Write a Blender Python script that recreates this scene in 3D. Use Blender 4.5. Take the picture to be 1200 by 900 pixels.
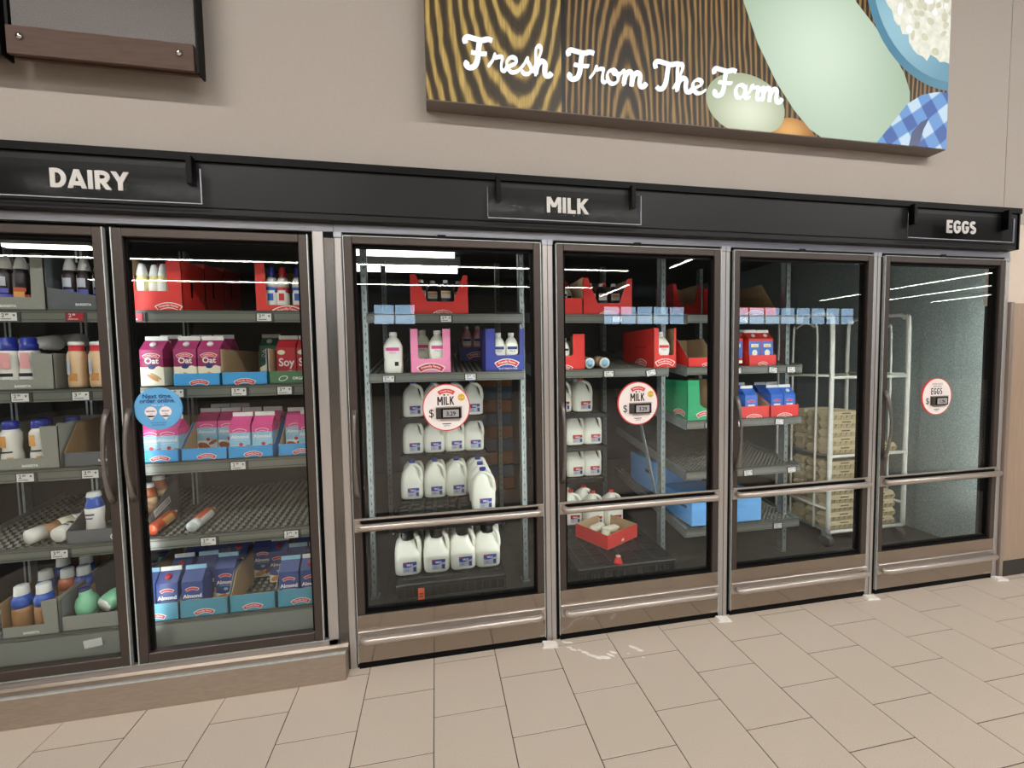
import bpy, math, random
from mathutils import Vector, Matrix
random.seed(7)
for o in list(bpy.data.objects): bpy.data.objects.remove(o)
SC = bpy.context.scene
COL = SC.collection

# ------------------------------------------------------------------ camera
YAW, PITCH, ROLL = 0.18359, -0.052555, -0.017178
cam_d = bpy.data.cameras.new('camera'); cam = bpy.data.objects.new('camera', cam_d); COL.objects.link(cam)
cam_d.sensor_width = 36.0; cam_d.lens = 483.243 / 1200 * 36; cam_d.clip_start = 0.05; cam_d.clip_end = 120
_f = Vector((math.sin(YAW)*math.cos(PITCH), math.cos(YAW)*math.cos(PITCH), math.sin(PITCH)))
_r = Vector((math.cos(YAW), -math.sin(YAW), 0)); _u = _r.cross(_f)
_c, _s = math.cos(ROLL), math.sin(ROLL)
_r, _u = _c*_r + _s*_u, -_s*_r + _c*_u
cam.matrix_world = Matrix(((_r.x, _u.x, -_f.x, 0.44267), (_r.y, _u.y, -_f.y, -2.04403), (_r.z, _u.z, -_f.z, 1.47379), (0, 0, 0, 1)))
SC.camera = cam

# ------------------------------------------------------------------ world, exposure
W = bpy.data.worlds.new('world'); SC.world = W; W.use_nodes = True
W.node_tree.nodes['Background'].inputs[0].default_value = (0.55, 0.78, 1.0, 1)
W.node_tree.nodes['Background'].inputs[1].default_value = 8.0
SC.view_settings.view_transform = 'Standard'; SC.view_settings.look = 'None'
SC.view_settings.exposure = 0.0; SC.view_settings.gamma = 1.0; SC.view_settings.use_curve_mapping = False
STRIP_FAR = 45.0   # rows further into the store
STRIP = 150.0       # store ceiling strip lamps
LED_DAIRY = 13.0
LED = 34.0          # cooler lamps behind the mullions
TUBE = 4.0         # tubes hanging in the walk-in cooler

# ------------------------------------------------------------------ materials
def lin(h):
    h = h.lstrip('#'); r = []
    for i in (0, 2, 4):
        c = int(h[i:i+2], 16)/255
        r.append(c/12.92 if c <= .04045 else ((c+.055)/1.055)**2.4)
    return (*r, 1)
MATS = {}
def mat(key, hexc, rough=.5, metal=0., var=.06, scale=30., bump=0., spec=.5, coat=0., emit=None, trans=0., stretch=None):
    m = bpy.data.materials.new(key); m.use_nodes = True; nt = m.node_tree; N = nt.nodes; L = nt.links
    b = N['Principled BSDF']; c = lin(hexc)
    b.inputs['Roughness'].default_value = rough; b.inputs['Metallic'].default_value = metal
    b.inputs['Specular IOR Level'].default_value = spec
    if coat: b.inputs['Coat Weight'].default_value = coat
    tc = N.new('ShaderNodeTexCoord'); no = N.new('ShaderNodeTexNoise')
    no.inputs['Scale'].default_value = scale; no.inputs['Detail'].default_value = 4
    src = tc.outputs['Object']
    if stretch:
        mp = N.new('ShaderNodeMapping'); mp.inputs['Scale'].default_value = stretch
        L.new(src, mp.inputs[0]); src = mp.outputs[0]
    L.new(src, no.inputs['Vector'])
    rp = N.new('ShaderNodeValToRGB'); rp.color_ramp.elements[0].position = .3; rp.color_ramp.elements[1].position = .7
    rp.color_ramp.elements[0].color = tuple(x*(1-var) for x in c[:3])+(1,)
    rp.color_ramp.elements[1].color = tuple(min(1, x*(1+var)) for x in c[:3])+(1,)
    L.new(no.outputs[0], rp.inputs[0]); L.new(rp.outputs[0], b.inputs['Base Color'])
    if bump:
        bp = N.new('ShaderNodeBump'); bp.inputs['Strength'].default_value = bump; bp.inputs['Distance'].default_value = .004
        L.new(no.outputs[0], bp.inputs['Height']); L.new(bp.outputs[0], b.inputs['Normal'])
    if emit:
        L.new(rp.outputs[0], b.inputs['Emission Color']); b.inputs['Emission Strength'].default_value = emit
    if trans: b.inputs['Transmission Weight'].default_value = trans
    MATS[key] = m; return m
def glass(key, tint, ior, rough=0.0):
    m = bpy.data.materials.new(key); m.use_nodes = True; nt = m.node_tree; N = nt.nodes; L = nt.links
    N.remove(N['Principled BSDF']); out = N['Material Output']
    t = N.new('ShaderNodeBsdfTransparent'); t.inputs[0].default_value = (*tint, 1)
    g = N.new('ShaderNodeBsdfGlossy'); g.inputs['Roughness'].default_value = rough
    lw = N.new('ShaderNodeLayerWeight'); pw = N.new('ShaderNodeMath'); pw.operation = 'POWER'; pw.inputs[1].default_value = 8.0; L.new(lw.outputs['Facing'], pw.inputs[0])
    f0 = ((ior-1)/(ior+1))**2; fr = N.new('ShaderNodeMapRange'); fr.inputs[3].default_value = f0; fr.inputs[4].default_value = 1.0; L.new(pw.outputs[0], fr.inputs[0]); lw.inputs[0].default_value = .5
    mx = N.new('ShaderNodeMixShader'); L.new(fr.outputs[0], mx.inputs[0]); L.new(t.outputs[0], mx.inputs[1]); L.new(g.outputs[0], mx.inputs[2])
    L.new(mx.outputs[0], out.inputs[0]); MATS[key] = m; return m
glass('door_glass', (.93, .95, .94), 1.5)
glass('clear_plastic', (.14, .15, .15), 1.45, .12)
glass('acrylic', (.8, .8, .8), 1.15, .1)
glass('window_glass', (.95, .97, 1.0), 1.3)
mat('wall_paint', '#a39b93', .75, var=.02, scale=60, bump=.12)
mat('wall_beige', '#cdbfb0', .75, var=.02, scale=60, bump=.1)
mat('wall_panel_wood', '#a08a77', .36, var=.1, scale=6, stretch=(14, 1, .6))
mat('panel_steel', '#a3958a', .35, metal=.55, var=.05, scale=80, stretch=(1, 1, 30))
mat('baseboard', '#2a2725', .5)
mat('tile', '#c4b6a7', .38, var=.15, scale=330, bump=.05)
mat('grout', '#3e342d', .9)
mat('black_fascia', '#141415', .45, var=.04, spec=.25)
mat('black', '#050505', .55, spec=.15)
mat('black_gasket_and_shade', '#040404', .7, spec=.15)  # rubber gaskets, also the painted shade in door gaps and push bars
mat('sign_letter', '#c9c6c2', .5)
mat('aluminium', '#b4aeaa', .32, metal=.55, var=.04, scale=20, stretch=(40, 40, 1))
mat('aluminium_rail', '#a0a2aa', .35, metal=.55, var=.04, scale=20, stretch=(1, 40, 40))
mat('bronze_frame', '#4a413c', .4, metal=.45, var=.03)
mat('steel_kick', '#9a8d81', .10, metal=.88, var=.05, scale=12, stretch=(3, 1, 40))
mat('steel_plinth', '#a89a8c', .30, metal=.7, var=.08, scale=8, stretch=(3, 1, 20))
mat('steel_dark', '#6e6a66', .25, metal=.8, var=.06, scale=10, stretch=(30, 1, 2))
mat('bar_satin', '#b5aba2', .3, metal=.6, var=.03)
mat('handle_grey', '#77706a', .35, metal=.5)
mat('galvanised', '#9aa3a2', .42, metal=.55, var=.16, scale=35)
mat('galv_bright', '#c4c9c6', .38, metal=.5, var=.1, scale=40)
mat('stucco_alu', '#9aa49f', .45, metal=.15, var=.30, scale=110, bump=.8)
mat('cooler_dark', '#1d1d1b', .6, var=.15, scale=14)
mat('cooler_floor', '#4c4942', .45, var=.22, scale=9, bump=.1)
mat('shelf_lip', '#6d6e66', .45, var=.06, scale=40, stretch=(1, 20, 20))
mat('shelf_line', '#4d4e48', .5)
mat('roller', '#5b5c55', .4, var=.1)
mat('shelf_bed', '#35362f', .5, var=.1)
mat('tag_white', '#dcd9d6', .5); mat('tag_red', '#a3122a', .5); mat('tag_ink', '#1a1a1c', .6); mat('tag_holder', '#3a3a38', .5)
mat('red_card', '#d8322c', .55, var=.03); mat('red_carton', '#c92a26', .4, var=.03)
mat('kraft', '#b89b77', .8, var=.06, scale=60); mat('kraft_dark', '#8a6a45', .85, var=.08)
mat('grey_card', '#8c8b83', .7, var=.05, scale=90); mat('slate_card', '#5c5f63', .7, var=.04)
mat('blue_card', '#3f9ad8', .5, var=.03); mat('teal_card', '#4c93ab', .55, var=.04); mat('green_card', '#2e9a68', .55, var=.03)
mat('dgreen_card', '#4c7553', .55); mat('pink_card', '#f08db4', .55, var=.03); mat('navy_card', '#2e3a93', .55, var=.03); mat('sky_card', '#6fb0ee', .5, var=.02)
mat('white', '#e9e7e2', .45, var=.02); mat('cream', '#e6dfc8', .45, var=.05, scale=12); mat('cap_white', '#e2e1de', .4)
mat('milk', '#f1f0e2', .35, var=.03, scale=9, coat=.15)
mat('cap_blue', '#1a2c96', .3, coat=.3); mat('cap_navy', '#16235e', .3, coat=.3); mat('cap_red', '#b71f25', .35)
mat('jug_blue', '#2b3d9d', .45); mat('jug_red', '#b3272c', .45); mat('jug_grey', '#b7b9c6', .5)
mat('logo_red', '#cc2a32', .5); mat('ink_black', '#17151a', .6); mat('ink_navy', '#20306c', .5)
mat('maroon', '#8c2152', .4, var=.05); mat('maroon2', '#a33367', .4); mat('soy_red', '#b41f2e', .4); mat('carton_green', '#2b6250', .4)
mat('almond_pink', '#d94d8d', .4, var=.05); mat('almond_sky', '#8fc1dd', .4, var=.06); mat('almond_navy', '#2c4382', .4, var=.08); mat('nut', '#a85c2b', .5, var=.25, scale=60); mat('nut2', '#c98a4d', .5, var=.2, scale=60)
mat('almond_white', '#e5e8ea', .45)
mat('milk_blue', '#2c63bd', .4, var=.04); mat('bottle_beige', '#d6b48f', .3, var=.05, coat=.4); mat('bottle_brown', '#a3764c', .35, var=.12, coat=.3)
mat('sleeve_dark', '#2a1c22', .35, coat=.3, var=.2, scale=50); mat('sleeve_orange', '#c4592f', .35, coat=.3); mat('sleeve_violet', '#5b5fb4', .4); mat('sleeve_pink', '#e7a2a6', .4)
mat('bottle_white', '#e7e3dc', .3, coat=.4, var=.03); mat('bottle_blue', '#2456b8', .3, coat=.4); mat('bottle_green', '#83c9a0', .3, coat=.4, var=.06); mat('bottle_orange', '#b3592c', .3, coat=.4)
mat('bottle_yellow', '#e2d79a', .35, coat=.3, var=.08, scale=20); mat('can_blue', '#2f63c0', .3, coat=.3); mat('can_red', '#cf2f38', .3, coat=.3); mat('can_orange', '#c8522a', .3, coat=.4)
mat('can_bottom', '#c9d3d2', .3, metal=.4); mat('oranges', '#e0a35e', .5, var=.1)
mat('dolly', '#0d0d0d', .5, var=.3, scale=40); mat('dolly_rib', '#262622', .4)
mat('egg_pulp', '#b9aa88', .85, var=.1, scale=80, bump=.1); mat('egg_print', '#6b5c42', .85)
mat('wire', '#dad9d0', .4, metal=.2); mat('caster', '#55524d', .5)
mat('sticker_white', '#efe5e2', .5, var=.01); mat('sticker_blue', '#62a9da', .5, var=.01); mat('sticker_red', '#d5433f', .5); mat('sticker_yellow', '#d9ac2a', .5)
mat('display_body', '#3c3532', .35); mat('display_lcd', '#a7a3a6', .3)
mat('sign_body', '#6f6662', .5, var=.03); mat('panel_metal', '#4d4947', .42, metal=.7, var=.18, scale=220, bump=.25); mat('panel_brown', '#55433a', .6, spec=.2, var=.12, scale=10, stretch=(1, 1, 8)); mat('chrome', '#d8d8d8', .12, metal=1.)
mat('store_wall', '#6d675f', .8); mat('store_ceiling', '#3a3937', .9); mat('store_shelf', '#4a4744', .7); mat('store_sign', '#c6552f', .6)
mat('lamp_body', '#8d8d8a', .5); mat('paper', '#ebe7df', .7); mat('splash', '#f1ece6', .3, coat=.6); mat('orange_tag', '#dd6038', .5); mat('stock_blue', '#2f5876', .6, var=.2); mat('stock_orange', '#9c5a24', .6, var=.2); mat('leaf', '#4c9a2c', .5)
def emitter(key, col, s):
    m = bpy.data.materials.new(key); m.use_nodes = True; nt = m.node_tree; N = nt.nodes
    N.remove(N['Principled BSDF']); e = N.new('ShaderNodeEmission'); e.inputs[0].default_value = (*col, 1); e.inputs[1].default_value = s
    nt.links.new(e.outputs[0], N['Material Output'].inputs[0]); MATS[key] = m
emitter('strip_lamp', (1, .965, .92), STRIP); emitter('far_lamp', (1, .965, .92), STRIP_FAR); emitter('led_lamp', (.96, .98, 1), LED); emitter('led_dairy', (.96, .98, 1), LED_DAIRY); emitter('tube_lamp', (1, .98, .92), TUBE)
# printed, back-lit picture
def lit(key, h, s=1.0, var=.03, scale=8):
    m = mat(key, h, .35, var=var, scale=scale, emit=s); nt = m.node_tree; b = nt.nodes['Principled BSDF']
    for l in list(b.inputs['Base Color'].links): nt.links.remove(l)
    b.inputs['Base Color'].default_value = (.012, .012, .012, 1); b.inputs['Specular IOR Level'].default_value = .2; return m
LIT = 1.0
lit('lit_white', '#f4fbff', 1.15, .0); lit('lit_milk', '#c6dcc5', .92, .05, 3); lit('lit_milk_hi', '#d2e5d0', .94, .03, 3); lit('lit_rim', '#bccfb4', 0.85, .05, 3); lit('lit_egg', '#d0d9b4', 0.99, .05, 5); lit('lit_egg_hi', '#e2ead0', 0.99, .04, 5)
lit('lit_brown_egg', '#d99a4c', 0.91, .12, 9); lit('lit_bowl', '#86b6c8', 0.91, .08, 5); lit('lit_bowl2', '#5e97b0', 0.82, .06, 5); lit('lit_curd', '#ecead9', 1.02, .12, 34); lit('lit_curd2', '#d9d6bd', 0.96, .1, 30); lit('lit_cloth', '#3d72bd', 0.82, .2, 30); lit('lit_cloth_l', '#a9cbe6', 0.91, .1, 20); lit('lit_cloth_d', '#1e3f7c', 0.74, .2, 20); lit('lit_gap', '#1c130b', 0.49, .1)
def wood(key, cx, cz, sx, sz, scl, dark, midc, light, dist, seed):
    m = bpy.data.materials.new(key); m.use_nodes = True; nt = m.node_tree; N = nt.nodes; L = nt.links; b = N['Principled BSDF']
    b.inputs['Roughness'].default_value = .4
    tc = N.new('ShaderNodeTexCoord'); mp = N.new('ShaderNodeMapping'); L.new(tc.outputs['Object'], mp.inputs[0])
    mp.inputs['Location'].default_value = (-cx*sx, 0, -cz*sz); mp.inputs['Scale'].default_value = (sx, 0, sz)
    w = N.new('ShaderNodeTexWave'); w.wave_type = 'RINGS'; w.rings_direction = 'SPHERICAL'; w.wave_profile = 'SIN'
    w.inputs['Scale'].default_value = scl; w.inputs['Distortion'].default_value = dist; w.inputs['Detail'].default_value = 3.0; w.inputs['Detail Scale'].default_value = .7; w.inputs['Detail Roughness'].default_value = .6
    L.new(mp.outputs[0], w.inputs[0])
    rp = N.new('ShaderNodeValToRGB'); e = rp.color_ramp.elements
    e[0].position = .15; e[0].color = lin(dark); e[1].position = .92; e[1].color = lin(light)
    x = rp.color_ramp.elements.new(.5); x.color = lin(midc)
    L.new(w.outputs[0], rp.inputs[0])
    n = N.new('ShaderNodeTexNoise'); n.inputs['Scale'].default_value = 3; n.inputs['Detail'].default_value = 6
    m2 = N.new('ShaderNodeMapping'); m2.inputs['Scale'].default_value = (40, 1, 1.6); m2.inputs['Location'].default_value = (seed, 0, seed); L.new(tc.outputs['Object'], m2.inputs[0]); L.new(m2.outputs[0], n.inputs[0])
    mr = N.new('ShaderNodeMapRange'); mr.inputs[1].default_value = .3; mr.inputs[2].default_value = .7; mr.inputs[3].default_value = .62; mr.inputs[4].default_value = 1.25; L.new(n.outputs[0], mr.inputs[0])
    mx = N.new('ShaderNodeMix'); mx.data_type = 'RGBA'; mx.blend_type = 'MULTIPLY'; mx.inputs[0].default_value = 1
    L.new(rp.outputs[0], mx.inputs[6]); L.new(mr.outputs[0], mx.inputs[7])
    b.inputs['Base Color'].default_value = (.012, .012, .012, 1); b.inputs['Specular IOR Level'].default_value = .2; L.new(mx.outputs[2], b.inputs['Emission Color']); b.inputs['Emission Strength'].default_value = LIT
    MATS[key] = m
wood('lit_wood_a', -1.06, .62, 2.2, .8, 3.0, '#392d1a', '#5f4c2a', '#b99a55', 5.5, 1.3)
wood('lit_wood_b', -.50, -.22, 3.2, .55, 3.2, '#291e12', '#4c391d', '#947343', 6.0, 5.1)
def lit_grad(key, cc, ce, cx, cz, rx, rz, s=1.0):
    m = bpy.data.materials.new(key); m.use_nodes = True; nt = m.node_tree; N = nt.nodes; L = nt.links; b = N['Principled BSDF']
    tc = N.new('ShaderNodeTexCoord'); mp = N.new('ShaderNodeMapping'); mp.inputs['Scale'].default_value = (1/rx, 0, 1/rz); mp.inputs['Location'].default_value = (-(cx-1.91)/rx, 0, -(cz-2.66)/rz)
    g = N.new('ShaderNodeTexGradient'); g.gradient_type = 'SPHERICAL'; rp = N.new('ShaderNodeValToRGB'); rp.color_ramp.interpolation = 'EASE'
    rp.color_ramp.elements[0].color = lin(ce); rp.color_ramp.elements[1].color = lin(cc)
    L.new(tc.outputs['Object'], mp.inputs[0]); L.new(mp.outputs[0], g.inputs[0]); L.new(g.outputs[0], rp.inputs[0]); L.new(rp.outputs[0], b.inputs['Emission Color']); b.inputs['Emission Strength'].default_value = s
    b.inputs['Base Color'].default_value = (.012, .012, .012, 1); b.inputs['Roughness'].default_value = .35; b.inputs['Specular IOR Level'].default_value = .2; MATS[key] = m
lit_grad('lit_egg', '#e3ead0', '#a9b392', 2.09, 2.76, .28, .2); lit_grad('lit_brown_egg', '#e6ac60', '#9c6428', 2.33, 2.68, .17, .12); lit_grad('lit_bottle', '#d8e9d4', '#9fb79c', 2.52, 3.12, .75, .75); lit_grad('lit_bowl', '#9cc6d4', '#5f93aa', 3.0, 3.3, .6, .5)
def gingham():
    m = bpy.data.materials.new('lit_cloth'); m.use_nodes = True; nt = m.node_tree; N = nt.nodes; L = nt.links; b = N['Principled BSDF']
    tc = N.new('ShaderNodeTexCoord'); mp = N.new('ShaderNodeMapping'); mp.inputs['Rotation'].default_value = (0, .6, 0); L.new(tc.outputs['Object'], mp.inputs[0]); ws = []
    for ax in ('X', 'Z'):
        w = N.new('ShaderNodeTexWave'); w.bands_direction = ax; w.inputs['Scale'].default_value = 1.9; w.inputs['Distortion'].default_value = 1.2; w.inputs['Detail Scale'].default_value = .8; L.new(mp.outputs[0], w.inputs[0])
        st = N.new('ShaderNodeMapRange'); st.inputs[1].default_value = .42; st.inputs[2].default_value = .58; L.new(w.outputs[0], st.inputs[0]); ws.append(st)
    ad = N.new('ShaderNodeMath'); ad.operation = 'ADD'; L.new(ws[0].outputs[0], ad.inputs[0]); L.new(ws[1].outputs[0], ad.inputs[1])
    ml = N.new('ShaderNodeMath'); ml.operation = 'MULTIPLY'; ml.inputs[1].default_value = .5; L.new(ad.outputs[0], ml.inputs[0])
    rp = N.new('ShaderNodeValToRGB'); rp.color_ramp.elements[0].color = lin('#c4ddf0'); rp.color_ramp.elements[1].color = lin('#1f55a4'); x = rp.color_ramp.elements.new(.5); x.color = lin('#5c94d2'); L.new(ml.outputs[0], rp.inputs[0])
    L.new(rp.outputs[0], b.inputs['Emission Color']); b.inputs['Emission Strength'].default_value = .95; b.inputs['Base Color'].default_value = (.012, .012, .012, 1); MATS['lit_cloth'] = m
gingham()
# far floor: tile pattern carried on by the material
def far_floor():
    m = bpy.data.materials.new('far_floor'); m.use_nodes = True; nt = m.node_tree; N = nt.nodes; L = nt.links; b = N['Principled BSDF']
    tc = N.new('ShaderNodeTexCoord'); mp = N.new('ShaderNodeMapping'); mp.inputs['Rotation'].default_value = (0, 0, math.pi/2)
    br = N.new('ShaderNodeTexBrick'); br.inputs['Scale'].default_value = 1; br.inputs['Brick Width'].default_value = .312; br.inputs['Row Height'].default_value = .305
    br.inputs['Mortar Size'].default_value = .002; br.inputs['Color1'].default_value = lin('#cdb9a4'); br.inputs['Color2'].default_value = lin('#c7b39e'); br.inputs['Mortar'].default_value = lin('#5d4f45')
    L.new(tc.outputs['Object'], mp.inputs[0]); L.new(mp.outputs[0], br.inputs[0]); L.new(br.outputs[0], b.inputs['Base Color']); b.inputs['Roughness'].default_value = .42
    MATS['far_floor'] = m
far_floor()

# ------------------------------------------------------------------ mesh helpers
class MB:
    def __init__(s): s.v = []; s.f = []; s.m = []; s.sm = []
    def add(s, vs, fs, m, sm=False):
        o = len(s.v); s.v += [tuple(p) for p in vs]
        for i, f in enumerate(fs):
            s.f.append([o+k for k in f]); s.m.append(m[i] if isinstance(m, list) else m); s.sm.append(sm)
        return s
    def box(s, x0, x1, y0, y1, z0, z1, m, ch=0.):
        if ch <= 0:
            v = [(x, y, z) for z in (z0, z1) for y in (y0, y1) for x in (x0, x1)]
            return s.add(v, [(0, 2, 3, 1), (4, 5, 7, 6), (0, 1, 5, 4), (2, 6, 7, 3), (0, 4, 6, 2), (1, 3, 7, 5)], m)
        # chamfered box
        v = []; idx = {}
        for i, (X, sx) in enumerate(((x0, 1), (x1, -1))):
            for j, (Y, sy) in enumerate(((y0, 1), (y1, -1))):
                for k, (Z, sz) in enumerate(((z0, 1), (z1, -1))):
                    idx[i, j, k, 0] = len(v); v.append((X, Y+sy*ch, Z+sz*ch))
                    idx[i, j, k, 1] = len(v); v.append((X+sx*ch, Y, Z+sz*ch))
                    idx[i, j, k, 2] = len(v); v.append((X+sx*ch, Y+sy*ch, Z))
        F = []; q = lambda *a: F.append(a)
        for t in (0, 1):
            a = [idx[t, 0, 0, 0], idx[t, 0, 1, 0], idx[t, 1, 1, 0], idx[t, 1, 0, 0]]; F.append(a if t == 0 else a[::-1])
            a = [idx[0, t, 0, 1], idx[1, t, 0, 1], idx[1, t, 1, 1], idx[0, t, 1, 1]]; F.append(a if t == 0 else a[::-1])
            a = [idx[0, 0, t, 2], idx[0, 1, t, 2], idx[1, 1, t, 2], idx[1, 0, t, 2]]; F.append(a if t == 0 else a[::-1])
        for a in (0, 1):
            for b in (0, 1):
                F.append([idx[a, b, 0, 0], idx[a, b, 1, 0], idx[a, b, 1, 1], idx[a, b, 0, 1]])
                F.append([idx[a, 0, b, 0], idx[a, 1, b, 0], idx[a, 1, b, 2], idx[a, 0, b, 2]])
                F.append([idx[0, a, b, 1], idx[1, a, b, 1], idx[1, a, b, 2], idx[0, a, b, 2]])
                for c in (0, 1): F.append([idx[a, b, c, 0], idx[a, b, c, 1], idx[a, b, c, 2]])
        return s.add(v, F, m)
    def prism(s, poly, ax, a, b, m, m_back=None, m_edge=None):
        n = len(poly)
        P = {'x': lambda u, v, t: (t, u, v), 'y': lambda u, v, t: (u, t, v), 'z': lambda u, v, t: (u, v, t)}[ax]
        vs = [P(u, v, a) for u, v in poly]+[P(u, v, b) for u, v in poly]
        fs = [tuple(range(n)), tuple(range(2*n-1, n-1, -1))]+[(i, i+n, (i+1) % n+n, (i+1) % n) for i in range(n)]
        return s.add(vs, fs, [m, m_back or m]+[m_edge or m]*n)
    def lathe(s, prof, m=None, c=(0, 0, 0), n=16, sx=1., sy=1., smooth=True):
        # prof: (r, z[, mat]) bottom to top; mat is for the ring above that point
        vs = []; fs = []; ms = []
        for p in prof:
            for i in range(n):
                a = 2*math.pi*i/n; vs.append((c[0]+p[0]*math.cos(a)*sx, c[1]+p[0]*math.sin(a)*sy, c[2]+p[1]))
        for k in range(len(prof)-1):
            mm = prof[k][2] if len(prof[k]) > 2 else m
            for i in range(n): fs.append((k*n+i, k*n+(i+1) % n, (k+1)*n+(i+1) % n, (k+1)*n+i)); ms.append(mm)
        fs.append(tuple(range(n-1, -1, -1))); ms.append(prof[0][2] if len(prof[0]) > 2 else m)
        o = (len(prof)-1)*n; fs.append(tuple(range(o, o+n))); ms.append(prof[-2][2] if len(prof[-2]) > 2 else m)
        return s.add(vs, fs, ms, smooth)
    def loft(s, secs, m, n=20, smooth=True, pw=.5):
        # secs: (z, cx, cy, hw, hd, pw)
        vs = []; fs = []
        for z, cx, cy, hw, hd, p in secs:
            for i in range(n):
                a = 2*math.pi*(i+.5)/n; ca, sa = math.cos(a), math.sin(a)
                vs.append((cx+hw*math.copysign(abs(ca)**p, ca), cy+hd*math.copysign(abs(sa)**p, sa), z))
        for k in range(len(secs)-1):
            for i in range(n): fs.append((k*n+i, k*n+(i+1) % n, (k+1)*n+(i+1) % n, (k+1)*n+i))
        fs.append(tuple(range(n-1, -1, -1))); o = (len(secs)-1)*n; fs.append(tuple(range(o, o+n)))
        return s.add(vs, fs, m, smooth)
    def tube(s, pts, r, m, n=8, smooth=True, flat=1.):
        P = [Vector(p) for p in pts]; vs = []; fs = []; up = None
        for i, p in enumerate(P):
            t = (P[min(i+1, len(P)-1)]-P[max(i-1, 0)]).normalized()
            if up is None: up = Vector((0, 0, 1)) if abs(t.z) < .9 else Vector((0, 1, 0))
            a = t.cross(up)
            if a.length < 1e-4: a = t.cross(Vector((1, .3, .2)))
            a.normalize(); b = a.cross(t).normalized(); up = b
            rr = r[i] if isinstance(r, (list, tuple)) else r
            for k in range(n):
                w = 2*math.pi*k/n; vs.append(tuple(p+a*math.cos(w)*rr+b*math.sin(w)*rr*flat))
        for k in range(len(P)-1):
            for i in range(n): fs.append((k*n+i, k*n+(i+1) % n, (k+1)*n+(i+1) % n, (k+1)*n+i))
        fs.append(tuple(range(n-1, -1, -1))); o = (len(P)-1)*n; fs.append(tuple(range(o, o+n)))
        return s.add(vs, fs, m, smooth)
    def poly(s, pts, y, m):            # flat shape in the x-z plane, facing -y
        return s.add([(u, y, v) for u, v in pts], [tuple(range(len(pts)))], m)
    def xf(s, M):
        s.v = [tuple(M @ Vector(p)) for p in s.v]; return s
    def merge(s, o, M=None):
        vs = o.v if M is None else [tuple(M @ Vector(p)) for p in o.v]
        k = len(s.v); s.v += vs; s.f += [[k+i for i in f] for f in o.f]; s.m += o.m; s.sm += o.sm; return s
    def build(s, name, parent=None, absolute=False, loc=None):
        me = bpy.data.meshes.new(name); v = s.v
        if absolute and parent is not None:
            q = parent
            ox = oy = oz = 0
            while q is not None: ox += q.location.x; oy += q.location.y; oz += q.location.z; q = q.parent
            v = [(a-ox, b-oy, c-oz) for a, b, c in v]
        me.from_pydata(v, [], s.f); keys = []
        for k in s.m:
            if k not in keys: keys.append(k)
        for k in keys: me.materials.append(MATS[k])
        me.polygons.foreach_set('material_index', [keys.index(k) for k in s.m])
        me.polygons.foreach_set('use_smooth', s.sm); me.update()
        o = bpy.data.objects.new(name, me); COL.objects.link(o)
        if parent is not None: o.parent = parent
        if loc: o.location = loc
        return o
def recenter(o, loc):      # put the origin of a one-mesh thing at its base
    o.data.transform(Matrix.Translation(-Vector(loc))); o.location = loc; return o
def bevel(o, w, seg=2):
    md = o.modifiers.new('bevel', 'BEVEL'); md.width = w; md.segments = seg; md.limit_method = 'ANGLE'; return o
def tag(o, label=None, cat=None, group=None, kind=None):
    if label: o['label'] = label
    if cat: o['category'] = cat
    if group: o['group'] = group
    if kind: o['kind'] = kind
    return o
def thing(name, label, cat, loc=(0, 0, 0), rz=0, group=None):
    o = bpy.data.objects.new(name, None); COL.objects.link(o); o.location = loc; o.rotation_euler = (0, 0, rz); o.empty_display_size = .05
    return tag(o, label, cat, group)
def copy_tree(o, parent=None):
    c = o.copy(); COL.objects.link(c); c.parent = parent
    for ch in o.children: copy_tree(ch, c)
    return c
def struct(name, mb): return tag(mb.build(name), kind='structure')
_tc = {}
def text_geo(body, size, bold=0., align='CENTER', spacing=1.):
    k = (body, size, bold, align, spacing)
    if k not in _tc:
        cu = bpy.data.curves.new('t', 'FONT'); cu.body = body; cu.size = size; cu.offset = bold; cu.align_x = align; cu.space_character = spacing; cu.resolution_u = 3
        ob = bpy.data.objects.new('t', cu); COL.objects.link(ob)
        me = bpy.data.meshes.new_from_object(ob)
        _tc[k] = ([tuple(v.co) for v in me.vertices], [tuple(p.vertices) for p in me.polygons])
        bpy.data.objects.remove(ob); bpy.data.curves.remove(cu); bpy.data.meshes.remove(me)
    return _tc[k]
def text(mb, body, x, z, size, m, y=0., bold=0., sx=1., align='CENTER', depth=0., arc=None, spacing=1.):
    vs, fs = text_geo(body, size, bold, align, spacing)
    pts = []
    for (a, b, c) in vs:
        a *= sx
        if arc:
            th = a/arc; rr = arc+b; pts.append((x+rr*math.sin(th), z+rr*math.cos(th)-arc))
        else: pts.append((x+a, z+b))
    mb.add([(u, y, v) for u, v in pts], fs, m)
    if depth:
        cnt = {}
        for f in fs:
            for i in range(len(f)):
                e = (f[i], f[(i+1) % len(f)]); r = (e[1], e[0])
                if r in cnt: del cnt[r]
                else: cnt[e] = 1
        n = len(pts); V = [(u, y, v) for u, v in pts]+[(u, y+depth, v) for u, v in pts]
        mb.add(V, [(a, b, b+n, a+n) for a, b in cnt], m)
    return mb
def arch(cx, cz, w, h, bend, n=10):     # arched banner outline
    R = w*w/(8*bend)+bend/2; th = math.asin(w/2/R); up = []; lo = []
    for i in range(n+1):
        a = -th+2*th*i/n
        up.append((cx+(R+h/2)*math.sin(a), cz+(R+h/2)*math.cos(a)-R)); lo.append((cx+(R-h/2)*math.sin(a), cz+(R-h/2)*math.cos(a)-R))
    return up+lo[::-1], R
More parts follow.
